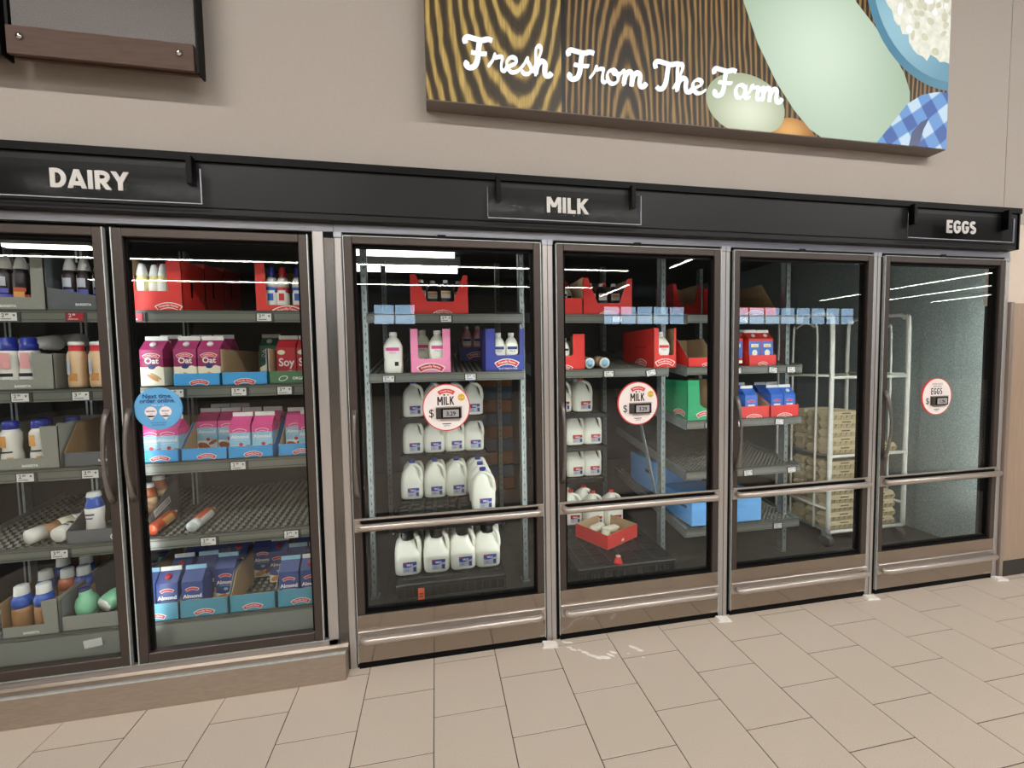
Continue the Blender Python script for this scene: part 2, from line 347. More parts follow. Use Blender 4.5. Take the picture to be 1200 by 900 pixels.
def logo(mb, cx, cz, w, y=0., edge='white', fill='logo_red', ink='white', txt=True):
    h = w*.20; p, R = arch(cx, cz, w, h*1.35, w*.16); mb.poly(p[::-1], y, edge)
    p, R = arch(cx, cz, w*.94, h*.98, w*.15); mb.poly(p[::-1], y-.0004, fill)
    if txt: text(mb, 'Friendly Farms', cx, cz-h*.18, h*.62, ink, y-.0008, arc=R, sx=w*.82/(h*.62*6.4), bold=h*.012)
    return mb
def ell(cx, cz, rx, rz, n=14, rot=0., a0=0., a1=2*math.pi):
    ca, sa = math.cos(rot), math.sin(rot); r = []
    for i in range(n):
        t = a0+(a1-a0)*i/n; x, z = rx*math.cos(t), rz*math.sin(t); r.append((cx+x*ca-z*sa, cz+x*sa+z*ca))
    return r[::-1]
def rect(x0, x1, z0, z1): return [(x0, z0), (x0, z1), (x1, z1), (x1, z0)]

# block capitals drawn as thick strokes (unit: cap height 1)
def _arc(cx, cz, rx, rz, a0, a1, n=8): return [(cx+rx*math.cos(math.radians(a0+(a1-a0)*i/n)), cz+rz*math.sin(math.radians(a0+(a1-a0)*i/n))) for i in range(n+1)]
T_ = .1
GLYPH = {
 'D': (.62, [[(T_, 0), (T_, 1)], [(T_, 1-T_), (.26, 1-T_)]+_arc(.26, .5, .26, .4, 90, -90, 10)+[(T_, T_)]]),
 'A': (.68, [[(.07, 0), (.34, 1)], [(.34, 1), (.61, 0)], [(.16, .26), (.52, .26)]]),
 'I': (.22, [[(.11, 0), (.11, 1)]]),
 'R': (.62, [[(T_, 0), (T_, 1)], [(T_, 1-T_), (.3, 1-T_)]+_arc(.3, .68, .2, .22, 90, -90, 8)+[(T_, .46)], [(.28, .46), (.53, 0)]]),
 'Y': (.62, [[(.06, 1), (.31, .45)], [(.56, 1), (.31, .45)], [(.31, .5), (.31, 0)]]),
 'M': (.82, [[(T_, 0), (T_, 1)], [(.72, 0), (.72, 1)], [(.12, 1), (.41, .35)], [(.70, 1), (.41, .35)]]),
 'L': (.5, [[(T_, 0), (T_, 1)], [(T_, T_), (.48, T_)]]),
 'K': (.62, [[(T_, 0), (T_, 1)], [(.54, 1), (.16, .46)], [(.24, .56), (.56, 0)]]),
 'E': (.53, [[(T_, 0), (T_, 1)], [(T_, 1-T_), (.49, 1-T_)], [(T_, .5), (.45, .5)], [(T_, T_), (.49, T_)]]),
 'G': (.64, [[(.56, .8)]+_arc(.32, .62, .22, .28, 50, 180, 8)+_arc(.32, .38, .22, .28, 180, 340, 10)+[(.54, .46)], [(.33, .46), (.62, .46)]]),
 'S': (.56, [_arc(.28, .7, .19, .2, 40, 180, 8)+[(.12, .60), (.44, .40)]+_arc(.28, .3, .18, .2, 0, -150, 8)]),
}
def ribbon(mb, pts, hw, m, y, depth):
    pts = [p for i, p in enumerate(pts) if i == 0 or math.hypot(p[0]-pts[i-1][0], p[1]-pts[i-1][1]) > 1e-5]
    n = len(pts); L = []; R = []
    for i in range(n):
        def un(a, b):
            dx, dz = b[0]-a[0], b[1]-a[1]; l = math.hypot(dx, dz) or 1; return dx/l, dz/l
        d0 = un(pts[i-1], pts[i]) if i else un(pts[0], pts[1]); d1 = un(pts[i], pts[i+1]) if i < n-1 else d0
        tx, tz = d0[0]+d1[0], d0[1]+d1[1]; l = math.hypot(tx, tz) or 1; tx, tz = tx/l, tz/l
        k = hw/max(.5, tx*d0[0]+tz*d0[1]); L.append((pts[i][0]-tz*k, pts[i][1]+tx*k)); R.append((pts[i][0]+tz*k, pts[i][1]-tx*k))
    for i in range(n-1):
        q = [L[i], L[i+1], R[i+1], R[i]]
        if depth: mb.prism(q, 'y', y, y+depth, m)
        else: mb.poly(q, y, m)
def caps(mb, word, cx, z, h, m, y, depth=0., sx=1., hw=T_, gap=.06):
    tot = sum(GLYPH[c][0] for c in word)+gap*(len(word)-1); x = cx-tot*h*sx/2
    for q, c in enumerate(word):
        w, st = GLYPH[c]
        for k, p in enumerate(st):
            q = [(x+u*h*sx, z+v*h) for u, v in p]; hh = hw*h*(.5+.5*sx)
            if len(q) == 2 and abs(q[0][0]-q[1][0]) > 1e-6 and abs(q[0][1]-q[1][1]) > 1e-6:      # slanted stroke, cut level
                (a0, b0), (a1, b1) = q; e = hh*math.hypot(a1-a0, b1-b0)/abs(b1-b0); q = [(a0-e, b0), (a1-e, b1), (a1+e, b1), (a0+e, b0)]
                mb.prism(q, 'y', y-(k % 3)*.0001, y+depth, m) if depth else mb.poly(q, y-(k % 3)*.0001, m); continue
            ribbon(mb, [(x+u*h*sx, z+v*h) for u, v in p], hw*h*(.5+.5*sx), m, y-(k % 3)*.0001, depth)
        x += (w+gap)*h*sx
    return mb

# ================================================================== the setting
P = 1.0138                       # door pitch of the milk cooler
fl = struct('floor', MB().box(-3.2, 7.0, -1.80, 0.02, -.03, -.0025, 'grout'))
TX, TL = .305, .312
tile_me = bevel(MB().box(.0018, TX-.0018, .0018, TL-.0018, -.012, 0, 'tile').build('tile', fl), .0012, 1)
_n = 0
for k in range(-9, 20):
    off = -.207 if k % 2 == 0 else -.3625
    for j in range(-4, 3):
        y0 = off+TL*j; x0 = .0946+TX*k
        if y0+TL < -1.75 or y0 > -.01: continue
        if y0+TL > .0:                          # cut tile against the cooler front
            t = MB().box(.0018, TX-.0018, .0018, -y0, -.012, 0, 'tile').build('tile', fl)
        else:
            if _n == 0: t = tile_me
            else: t = tile_me.copy(); COL.objects.link(t); t.parent = fl
            _n += 1
        t.location = (x0, y0, 0)
struct('floor', MB().box(-13, 32, -18, -1.795, -.03, -.0005, 'far_floor'))
struct('floor', MB().box(-13, -3.2, -1.795, 0, -.03, -.0005, 'far_floor')); struct('floor', MB().box(7.0, 32, -1.795, 0, -.03, -.0005, 'far_floor'))
tag(MB().box(-2.4, 4.44, .02, 3.7, -.03, 0, 'cooler_floor').build('floor_cooler'), kind='structure')
wb = MB().box(-13, 4.002, 0, .12, 2.30, 4.75, 'wall_paint'); wb.box(4.006, 32, 0, .12, 2.30, 4.75, 'wall_paint'); wb.box(3.99, 4.02, .003, .1, 2.3, 4.75, 'black')
struct('wall_back', wb)
struct('wall_right', MB().box(4.075, 32, .004, .12, 1.795, 2.30, 'wall_beige'))
pr = struct('trim_1', MB().box(4.095, 32, -.012, .004, .10, 1.797, 'wall_panel_wood')); bevel(pr, .002)
bevel(struct('trim_2', MB().box(4.075, 4.105, -.018, .02, .0, 1.805, 'panel_steel')), .003)
bevel(struct('baseboard_right', MB().box(4.105, 32, -.02, .004, 0, .10, 'baseboard')), .003)
struct('wall_left', MB().box(-13, -1.72, .0, .12, 0, 2.32, 'wall_beige'))
# walk-in cooler shell behind the doors
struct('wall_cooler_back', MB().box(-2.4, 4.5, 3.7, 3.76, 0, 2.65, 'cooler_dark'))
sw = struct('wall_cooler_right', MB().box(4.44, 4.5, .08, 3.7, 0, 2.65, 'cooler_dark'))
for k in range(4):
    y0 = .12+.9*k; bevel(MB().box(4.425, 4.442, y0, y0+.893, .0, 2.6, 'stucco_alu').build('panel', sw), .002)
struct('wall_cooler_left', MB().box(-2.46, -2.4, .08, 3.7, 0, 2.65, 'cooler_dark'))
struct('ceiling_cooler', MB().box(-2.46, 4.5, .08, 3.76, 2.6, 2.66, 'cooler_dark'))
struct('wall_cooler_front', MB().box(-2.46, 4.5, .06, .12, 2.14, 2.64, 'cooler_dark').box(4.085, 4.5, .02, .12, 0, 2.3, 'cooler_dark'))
# store hall behind the camera
struct('ceiling', MB().box(-13, 32, -18, .12, 4.75, 4.85, 'store_ceiling'))
struct('wall_store_left', MB().box(-13.1, -13, -18, .12, 0, 4.8, 'store_wall')); struct('wall_store_right', MB().box(32, 32.1, -18, .12, 0, 4.8, 'store_wall'))
ww = MB()
wins = [(-2.3, -.4), (9.0, 13.6), (16.5, 24.5)]
ww.box(-13, 32, -18.1, -18, 0, 3.35, 'store_wall').box(-13, 32, -18.1, -18, 4.25, 4.8, 'store_wall')
xs = [-13]+[v for w in wins for v in w]+[32]
for i in range(0, len(xs), 2): ww.box(xs[i], xs[i+1], -18.1, -18, 3.35, 4.25, 'store_wall')
struct('wall_store_back', ww)
for i, (a, b) in enumerate(wins):
    n = max(2, round((b-a)/.95)); w = struct('window_%d' % (i+1), MB().box(a, b, -18.04, -18.02, 3.35, 4.25, 'window_glass'))
    fm = MB()
    for k in range(n+1):
        x = a+(b-a)*k/n; fm.box(x-.03, x+.03, -18.06, -17.99, 3.35, 4.25, 'black')
    fm.box(a, b, -18.06, -17.99, 3.78, 3.82, 'black'); fm.build('window_frame', w)
def strip(axis, a, b, c, z, label, grp='store ceiling strip lamps'):
    km = 'strip_lamp' if c == -3.3 else 'far_lamp'
    mid = (a+b)/2; t = thing('strip_light', label, 'light', ((mid, c, z) if axis == 'x' else (c, mid, z)), 0, grp); h = (b-a)/2
    if axis == 'x':
        MB().box(-h, h, -.06, .06, .02, .09, 'lamp_body').build('housing', t); MB().box(-h+.02, h-.02, -.045, .045, .0, .018, km).build('tube', t)
    else:
        MB().box(-.06, .06, -h, h, .02, .09, 'lamp_body').build('housing', t); MB().box(-.045, .045, -h+.02, h-.02, .0, .018, km).build('tube', t)
    return t
ZL = 4.5
for i, (ax, a, b, c) in enumerate([('x', -4.2, -.6, -3.3), ('x', 1.2, 4.8, -3.3), ('x', 6, 9.6, -3.3), ('x', -6, 6, -6.3), ('x', -11, 7, -11.2), ('x', -11, 7, -14.4),
                                  ('y', -10.6, -9.0, 8.2), ('y', -16.5, -13.6, 8.2), ('y', -17, -6, 21.0), ('y', -17, -6, 24.8), ('y', -17, -6, 28.6)]):
    strip(ax, a, b, c, ZL, ['long lamp strip above the dairy doors', 'long lamp strip above the milk doors', 'long lamp strip above the egg door side', 'lamp strip over the near aisle', 'lamp strip reflected as upper line in door glass',
          'lamp strip reflected as lower line in door glass', 'short lamp strip seen mirrored above second milk door', 'short lamp strip mirrored in the red box', 'first far lamp strip mirrored in egg door', 'second far lamp strip mirrored in egg door', 'third far lamp strip mirrored in egg door'][i])

# ================================================================== cooler front
fa = thing('cooler_fascia', 'long black fascia band above the cooler doors', 'fascia', (1.2, -.05, 2.12))
bevel(MB().box(-1.9, 4.035, -.05, 0, 2.122, 2.355, 'black_fascia').build('band', fa, True), .002)
MB().box(-1.9, 4.05, -.062, 0, 2.340, 2.372, 'black').build('top_lip', fa, True)
MB().box(-1.9, 4.035, -.054, -.05, 2.150, 2.153, 'black').build('bottom_groove', fa, True)
MB().box(4.036, 4.046, -.056, .004, 2.122, 2.35, 'black').build('end_cap', fa, True)
def aisle_sign(word, x0, x1, tx, label):
    t = thing('aisle_sign', label, 'sign', ((x0+x1)/2, -.07, 2.16), 0, 'black word signs on the fascia')
    MB().box(x0, x1, -.082, -.078, 2.157, 2.298, 'acrylic').build('plate', t, True)
    e = MB().box(x0, x1, -.0825, -.0775, 2.155, 2.1575, 'jug_grey').box(x0-.0025, x0, -.0825, -.0775, 2.155, 2.298, 'steel_dark').box(x1, x1+.0025, -.0825, -.0775, 2.155, 2.298, 'jug_grey'); e.build('plate_edge', t, True)
    for x in (x0+.04, x1-.05):
        MB().box(x, x+.022, -.086, -.05, 2.235, 2.35, 'black', .002).build('clip', t, True)
    h, sx = .073, {'DAIRY': 1.22, 'MILK': 1.22, 'EGGS': 1.20}[word]; tot = sum(GLYPH[c][0] for c in word)+.06*(len(word)-1); x = tx-tot*h*sx/2
    for c in word:
        w_ = GLYPH[c][0]; caps(MB(), c, x+w_*h*sx/2, 2.193, h, 'sign_letter', -.085, .003, sx, .1).build('letter', t, True); x += (w_+.06)*h*sx
aisle_sign('DAIRY', -1.32, -.497, -.89, 'sign with word DAIRY above the left cooler doors')
aisle_sign('MILK', .707, 1.482, 1.096, 'sign with word MILK between the two milk doors')
aisle_sign('EGGS', 3.148, 3.95, 3.538, 'sign with word EGGS at right end of fascia')

# frame of the milk cooler
fr = thing('door_frame', 'silver aluminium frame with mullions around the four milk and egg doors', 'door frame', (2.03, 0, 0))
bevel(MB().box(0, 4.07, -.004, .03, 2.085, 2.122, 'aluminium_rail').build('top_rail', fr, True), .003)
for i in range(5):
    x0, x1 = (i*P-.028, i*P+.028) if 0 < i < 4 else ((0, .035) if i == 0 else (4.024, 4.072))
    m = MB().box(x0, x1, -.004, .06, .0, 2.062, 'aluminium', .004); m.build('mullion', fr, True)
    MB().box(x0, x1, -.005, .03, 2.062, 2.086, 'aluminium_rail').build('corner_cap', fr, True)
    if 0 < i < 4: MB().box(i*P-.0015, i*P+.0015, -.0055, 0, .0, 2.085, 'shelf_line').build('seam', fr, True)
for i in range(4): 
    MB().box(i*P+.035, (i+1)*P-.035, .045, .06, 2.05, 2.10, 'black_gasket_and_shade').box(i*P+(.0285 if i else .0355), i*P+.0405, -.002, .03, .0, 2.06, 'black_gasket_and_shade').box((i+1)*P-.0355, (i+1)*P-.0285, -.002, .03, .0, 2.06, 'black_gasket_and_shade').box(i*P+.0405, (i+1)*P-.0355, -.002, .03, 2.0695, 2.0845, 'black_gasket_and_shade').box(i*P+.032, i*P+.05, .03, .06, .0, 2.06, 'black_gasket_and_shade').box((i+1)*P-.05, (i+1)*P-.03, .03, .06, 0, 2.06, 'black_gasket_and_shade').build('gasket_gap_fill', fr, True)  # gaskets, plus flush black strips painting the shade of the door gaps
    MB().box(i*P+.47, i*P+.51, -.006, .03, 2.070, 2.09, 'black').build('latch', fr, True)
def bow(x, z0, z1, y=-.014, d=.042):
    pts = []; rr = []
    for i in range(13):
        t = i/12; s = math.sin(math.pi*t)**.6 if 0 < t < 1 else 0
        pts.append((x, y-d*s, z0+(z1-z0)*t)); rr.append(.0115-.0045*math.sin(math.pi*t))
    return MB().tube(pts, rr, 'handle_grey', 10, flat=1.0)
names = ['first', 'second', 'third', 'fourth']
dl = ['cooler door with blue capped milk jugs behind its glass', 'cooler door with red capped milk jugs and red tray behind glass', 'cooler door showing roller shelves and blue milk cartons', 'cooler door at the right end beside the wall, almost empty behind']
for i in range(4):
    x0 = i*P+.044; x1 = (i+1)*P-.040
    d = thing('cooler_door', dl[i], 'cooler door', ((x0+x1)/2, -.01, .02), 0, 'tall glass doors of the milk cooler')
    ST = .036
    f = MB(); y0, y1 = -.016, .028
    f.box(x0, x0+ST, y0, y1, .271, 2.066, 'bronze_frame', .003).box(x1-ST, x1, y0, y1, .271, 2.066, 'bronze_frame', .003).box(x0+ST, x1-ST, y0, y1, 2.032, 2.066, 'bronze_frame', .003).box(x0, x1, -.012, y1, .25, .280, 'black_gasket_and_shade')
    f.build('frame', d, True)
    e = MB().box(x1, x1+.004, -.017, .0, .03, 2.066, 'galv_bright').box(x0-.003, x0, -.017, 0, .03, 2.066, 'galv_bright').box(x0, x1, -.017, 0, 2.066, 2.0685, 'galv_bright'); e.build('edge_trim', d, True)
    g = MB().box(x0+ST, x0+ST+.012, 0, .026, .285, 2.032, 'black_gasket_and_shade').box(x1-ST-.012, x1-ST, 0, .026, .285, 2.032, 'black_gasket_and_shade').box(x0+ST, x1-ST, 0, .026, 2.018, 2.032, 'black_gasket_and_shade').box(x0+ST, x1-ST, 0, .026, .275, .289, 'black_gasket_and_shade'); g.build('glass_gasket', d, True)
    MB().box(x0+ST+.002, x1-ST-.002, .006, .012, .285, 2.03, 'door_glass').build('glass_pane', d, True)
    k = MB().box(x0, x1, -.016, .02, .032, .270, 'steel_kick', .002); k.build('kick_plate', d, True)
    MB().box(x0, x1, -.010, .03, .0, .032, 'black_gasket_and_shade').build('sweep', d, True)
    for (zc, nm) in ((.712, 'push_bar'), (.162, 'kick_bar')):
        b = MB().box(x0+.002, x1, -.022, -.014, zc-.034, zc+.030, 'bar_satin', .002).box(x0+.002, x1, -.028, -.014, zc+.024, zc+.032, 'bar_satin', .002)
        if nm == 'push_bar': b.box(x0+.03, x1-.03, -.0235, -.021, zc-.0, zc+.021, 'black_gasket_and_shade')  # black strip painted in for the shadow gap between plate and grip
        zt = zc-.002; h = MB().tube([(x0+.026, -.030, zt), (x0+.030, -.046, zt), (x0+.045, -.052, zt), (x1-.045, -.052, zt), (x1-.030, -.046, zt), (x1-.026, -.030, zt)], .0165, 'bar_satin', 12)
        o = b.build(nm, d, True); h.build('grip', o, True)
    bow(x0+.022, .845, 1.262).build('pull_handle', d, True)

# left dairy case
dc = thing('dairy_case_front', 'silver framed front of the left dairy case with steel plinth at its foot', 'case front', (-.85, 0, 0))
bevel(MB().box(-1.72, 0, -.004, .03, 2.085, 2.122, 'aluminium_rail').build('top_rail', dc, True), .003)
bevel(MB().box(-.092, -.046, -.004, .05, .13, 2.086, 'aluminium').build('jamb', dc, True), .003)
bevel(MB().box(-.046, -.001, .006, .05, .13, 2.072, 'steel_dark').build('filler_strip', dc, True), .001)
MB().box(-.046, -.001, .004, .04, 2.06, 2.086, 'black_gasket_and_shade').build('filler_cap', dc, True)
MB().box(-.110, -.092, .012, .05, .165, 2.085, 'black_gasket_and_shade').box(-1.7, -.092, .02, .05, 2.05, 2.086, 'black_gasket_and_shade').box(-.908, -.872, .012, .05, .165, 2.085, 'black_gasket_and_shade').box(-1.7, -.092, .02, .05, .16, .172, 'black_gasket_and_shade').build('gasket_gap_fill', dc, True)
bevel(MB().box(-1.72, -.046, -.004, .05, .132, .163, 'aluminium').build('bottom_rail', dc, True), .003)
pl = MB().prism([(-.073, .0), (-.073, .132), (-.066, .136), (-.01, .118), (0, .132), (.1, .132), (.1, 0)], 'x', -1.72, -.004, 'steel_plinth'); bevel(pl.build('plinth', dc, True), .002)
MB().box(-1.72, -.004, -.0755, -.064, .130, .1375, 'galv_bright').build('plinth_edge', dc, True)
for i, (x0, x1, lab, hx) in enumerate(((-1.672, -.908, 'dairy case door at the left edge in front of creamer bottles', -.930), (-.873, -.113, 'dairy case door with round blue sticker in front of almond cartons', -.849))):
    d = thing('dairy_door', lab, 'cooler door', ((x0+x1)/2, -.01, .17), 0, 'dairy case doors')
    ST = .036; y0, y1 = -.016, .026
    MB().box(x0, x0+ST, y0, y1, .17, 2.066, 'bronze_frame', .003).box(x1-ST, x1, y0, y1, .17, 2.066, 'bronze_frame', .003).box(x0+ST, x1-ST, y0, y1, 2.03, 2.066, 'bronze_frame', .003).box(x0+ST, x1-ST, y0, y1, .17, .214, 'bronze_frame', .003).build('frame', d, True)
    MB().box(x1, x1+.004, -.017, .0, .17, 2.066, 'galv_bright').box(x0-.004, x0, -.017, .0, .17, 2.066, 'galv_bright').box(x0, x1, -.017, 0, .166, .17, 'galv_bright').build('edge_trim', d, True)
    MB().box(x0+ST, x0+ST+.01, 0, .024, .21, 2.03, 'black_gasket_and_shade').box(x1-ST-.01, x1-ST, 0, .024, .21, 2.03, 'black_gasket_and_shade').box(x0+ST, x1-ST, 0, .024, 2.018, 2.03, 'black_gasket_and_shade').build('glass_gasket', d, True)
    MB().box(x0+ST+.002, x1-ST-.002, .006, .012, .214, 2.03, 'door_glass').build('glass_pane', d, True)
    bow(hx, .905, 1.302).build('pull_handle', d, True)
# cooler lamps on the inside of mullions
def led(x, z0, z1, label, w=.02):
    dy = .065 if x > 4.1 else 0
    t = thing('mullion_lamp', label, 'light', (x, .085+dy, z0), 0, 'cooler lamps behind the mullions')
    MB().box(x-.018, x+.018, .062+dy, .078+dy, z0, z1, 'lamp_body').build('housing', t, True)
    MB().tube([(x, .086+dy, z0+.02), (x, .086+dy, z1-.02)], .010, 'led_dairy' if x < .1 else 'led_lamp', 8).build('tube', t, True)
for i, x in enumerate((.018, P, 2*P, 3*P, 4.26)): led(x, .3, 2.03, 'upright cooler lamp behind the %s silver mullion of the milk cooler' % ['first', 'second', 'third', 'fourth', 'last'][i])
led(-.89, .25, 2.03, 'upright cooler lamp between the two dairy doors'); led(-.075, .25, 2.03, 'upright cooler lamp at right jamb of dairy case'); led(-1.69, .25, 2.03, 'upright cooler lamp at left jamb of dairy case')
for (a, b, y, lab) in ((-.36, .735, 2.48, 'bright ceiling tube lamp deep in the walk-in cooler behind red box'), (-.36, .675, 1.83, 'nearer ceiling tube lamp inside the walk-in cooler')):
    t = thing('tube_light', lab, 'light', ((a+b)/2, y, 2.45), 0, 'tubes in the walk-in cooler')
    MB().box(a, b, y-.05, y+.05, 2.50, 2.6, 'lamp_body').build('housing', t, True); MB().tube([(a+.03, y, 2.465), (b-.03, y, 2.465)], .028, 'tube_lamp', 10).build('tube', t, True)

# ================================================================== illuminated sign and wall panels
sg = thing('light_box_sign', 'back-lit picture sign reading Fresh From The Farm with milk bottle and eggs', 'sign', (1.91, -.045, 2.66))
bevel(MB().box(.435, 3.39, -.088, -.002, 2.66, 3.70, 'sign_body').build('casing', sg, True), .002)
yf = -.0895
MB().poly(rect(.437, 1.072, 2.664, 3.7), yf, 'lit_wood_a').build('wood_plank', sg, True)
MB().poly(rect(1.088, 3.388, 2.664, 3.7), yf, 'lit_wood_b').build('wood_plank', sg, True)
MB().poly(rect(1.070, 1.090, 2.664, 3.7), yf-.0002, 'lit_gap').build('plank_gap', sg, True)
def crop(poly, x1=3.388, z0=2.664):
    return [(min(a, x1), max(b, z0)) for a, b in poly]
m = MB(); y = yf-.0006
m.poly(crop(ell(2.345, 2.625, .155, .125, 28)), y, 'lit_brown_egg'); m.build('brown_egg_picture', sg, True)
m = MB(); m.poly(crop(ell(2.07, 2.79, .235, .155, 32, -.15)), y-.0003, 'lit_egg'); m.build('white_egg_picture', sg, True)
m = MB()
bot = [(2.047, 3.30), (2.0, 3.7), (2.72, 3.7), (2.737, 3.395), (2.87, 3.28), (2.99, 3.16), (3.076, 3.054), (3.118, 2.96), (3.12, 2.87), (3.06, 2.76), (2.96, 2.69), (2.90, 2.664), (2.535, 2.664), (2.46, 2.70), (2.36, 2.79), (2.25, 2.92), (2.135, 3.102)]
m.poly(bot, y-.0008, 'lit_bottle'); m.build('bottle_picture', sg, True)
m = MB(); a = [(2.79, 3.7)]+[(3.388+.60*math.cos(t), 3.585+.595*math.sin(t)) for t in [math.pi+math.pi/2*k/14 for k in range(15)]]+[(3.388, 3.7)]
m.poly(a, y-.0014, 'lit_bowl2'); b = [(2.83, 3.7)]+[(3.388+.55*math.cos(t), 3.585+.545*math.sin(t)) for t in [math.pi+math.pi/2*k/14 for k in range(15)]]+[(3.388, 3.7)]
m.poly(b, y-.0016, 'lit_bowl')
rs = random.Random(3); c = [(2.9, 3.7)]+[(3.388+(.46+rs.uniform(-.03, .03))*math.cos(t), 3.585+(.45+rs.uniform(-.03, .03))*math.sin(t)) for t in [math.pi+math.pi/2*k/22 for k in range(23)]]+[(3.388, 3.7)]
m.poly(c, y-.0018, 'lit_curd')
for k in range(60):
    t = rs.uniform(math.pi, 1.5*math.pi); q = rs.uniform(.05, .42); m.poly(crop(ell(3.388+q*math.cos(t), 3.585+q*math.sin(t), rs.uniform(.015, .035), rs.uniform(.012, .025), 9, rs.uniform(0, 3))), y-.0020-.00005*(k % 6), rs.choice(['lit_curd', 'lit_curd2', 'lit_curd2', 'lit_white']))
m.build('bowl_picture', sg, True)
m = MB(); m.poly([(2.90, 2.664), (2.95, 2.72), (3.02, 2.80), (3.10, 2.89), (3.20, 2.95), (3.30, 2.975), (3.388, 2.98), (3.388, 2.664)], y-.0022, 'lit_cloth')
m.poly([(3.12, 2.664), (3.14, 2.74), (3.20, 2.80), (3.26, 2.83), (3.22, 2.76), (3.19, 2.664)], y-.0024, 'lit_cloth_d'); m.build('cloth_picture', sg, True)
# script lettering: smooth strokes, unit = cap height
def smooth(p, k=5):
    r = []; n = len(p)
    for i in range(n-1):
        a, b, c, d = p[max(i-1, 0)], p[i], p[i+1], p[min(i+2, n-1)]
        for j in range(k):
            t = j/k
            r.append(tuple(.5*((2*b[q])+(-a[q]+c[q])*t+(2*a[q]-5*b[q]+4*c[q]-d[q])*t*t+(-a[q]+3*b[q]-3*c[q]+d[q])*t**3) for q in (0, 1)))
    return r+[p[-1]]
SCR = {
 'F': (.68, [[(.02, .78), (.0, .88), (.08, .97), (.22, .95), (.45, .92), (.62, .98), (.74, .95)], [(.40, .92), (.36, .6), (.32, .25), (.24, .06), (.10, .0), (.02, .08), (.06, .18)], [(.16, .50), (.36, .48), (.58, .50)]]),
 'r': (.40, [[(-.06, .12), (.06, .32), (.12, .52), (.13, .42), (.24, .46), (.33, .44), (.30, .25), (.30, .06), (.38, .02), (.44, .10)]]),
 'e': (.40, [[(.0, .10), (.14, .20), (.30, .32), (.30, .45), (.18, .49), (.06, .36), (.06, .16), (.16, .01), (.30, .03), (.42, .14)]]),
 's': (.36, [[(-.02, .10), (.12, .30), (.22, .52), (.24, .40), (.32, .22), (.28, .04), (.14, .0), (.06, .08)], [(.30, .10), (.38, .14)]]),
 'h': (.52, [[(-.02, .10), (.14, .45), (.26, .84), (.20, .97), (.11, .86), (.10, .5), (.09, .0)], [(.09, .05), (.14, .32), (.26, .48), (.36, .42), (.35, .18), (.38, .02), (.48, .03), (.54, .12)]]),
 'o': (.44, [[(.22, .48), (.08, .40), (.04, .22), (.10, .04), (.22, .0), (.34, .10), (.36, .28), (.28, .44), (.20, .48), (.24, .36), (.38, .36), (.48, .42)]]),
 'm': (.74, [[(-.04, .30), (.06, .48), (.11, .40), (.09, .0)], [(.09, .05), (.14, .34), (.26, .48), (.34, .40), (.32, .0)], [(.32, .05), (.38, .34), (.50, .48), (.58, .40), (.56, .14), (.60, .01), (.70, .04), (.76, .14)]]),
 'T': (.56, [[(.02, .72), (.0, .86), (.08, .96), (.24, .94), (.46, .90), (.66, .96), (.76, .94)], [(.40, .92), (.36, .6), (.32, .28), (.24, .06), (.12, .0), (.04, .08)]]),
 'a': (.48, [[(.36, .40), (.24, .49), (.10, .42), (.04, .22), (.10, .03), (.22, .02), (.34, .20), (.38, .46), (.37, .18), (.40, .02), (.50, .06)]]),
}
for word, x0, x1 in (('Fresh', .614, 1.025), ('From', 1.102, 1.509), ('The', 1.55, 1.833), ('Farm', 1.875, 2.284)):
    lt = MB(); tot = sum(SCR[c][0] for c in word)+.06; sc = (x1-x0)/tot; x = x0; H = .137
    for c in word:
        for st in SCR[c][1]: lt.tube([(x+u*sc, -.098, 2.815+v*H) for u, v in smooth(st)], .0125, 'lit_white', 8, flat=.5)
        x += SCR[c][0]*sc
    lt.build('script_word', sg, True)
def wall_panel(x0, x1, label):
    t = thing('wall_panel', label, 'wall panel', ((x0+x1)/2, -.1, 2.66), 0, 'brown metal panels above the dairy sign')
    bevel(MB().box(x0+.01, x1-.004, -.100, -.085, 2.70, 3.7, 'panel_metal').build('plate', t, True), .001)
    bevel(MB().box(x0, x1-.012, -.115, -.100, 2.668, 2.772, 'panel_brown').build('bottom_rail', t, True), .002)
    MB().box(x1-.004, x1+.004, -.112, -.060, 2.664, 3.7, 'black').box(x0-.006, x0+.004, -.105, -.06, 2.68, 3.7, 'black').box(x0, x1, -.085, -.075, 2.668, 2.70, 'panel_brown').build('side_channel', t, True)
    for x in (x0+.046, x1-.062): MB().lathe([(.004, 0), (.011, .0), (.012, .004), (.009, .009), (.003, .011)], 'chrome', n=14).xf(Matrix.Translation((x, -.115, 2.731)) @ Matrix.Rotation(math.pi/2, 4, 'X')).build('screw', t, True)
    for x in (x0+.1, x1-.12): MB().box(x, x+.05, -.085, .0, 2.9, 2.95, 'black').build('standoff', t, True)
wall_panel(-1.108, -.468, 'brown metal wall panel with two round screws above the word DAIRY')
wall_panel(-1.79, -1.132, 'brown metal wall panel cut off by the left edge')

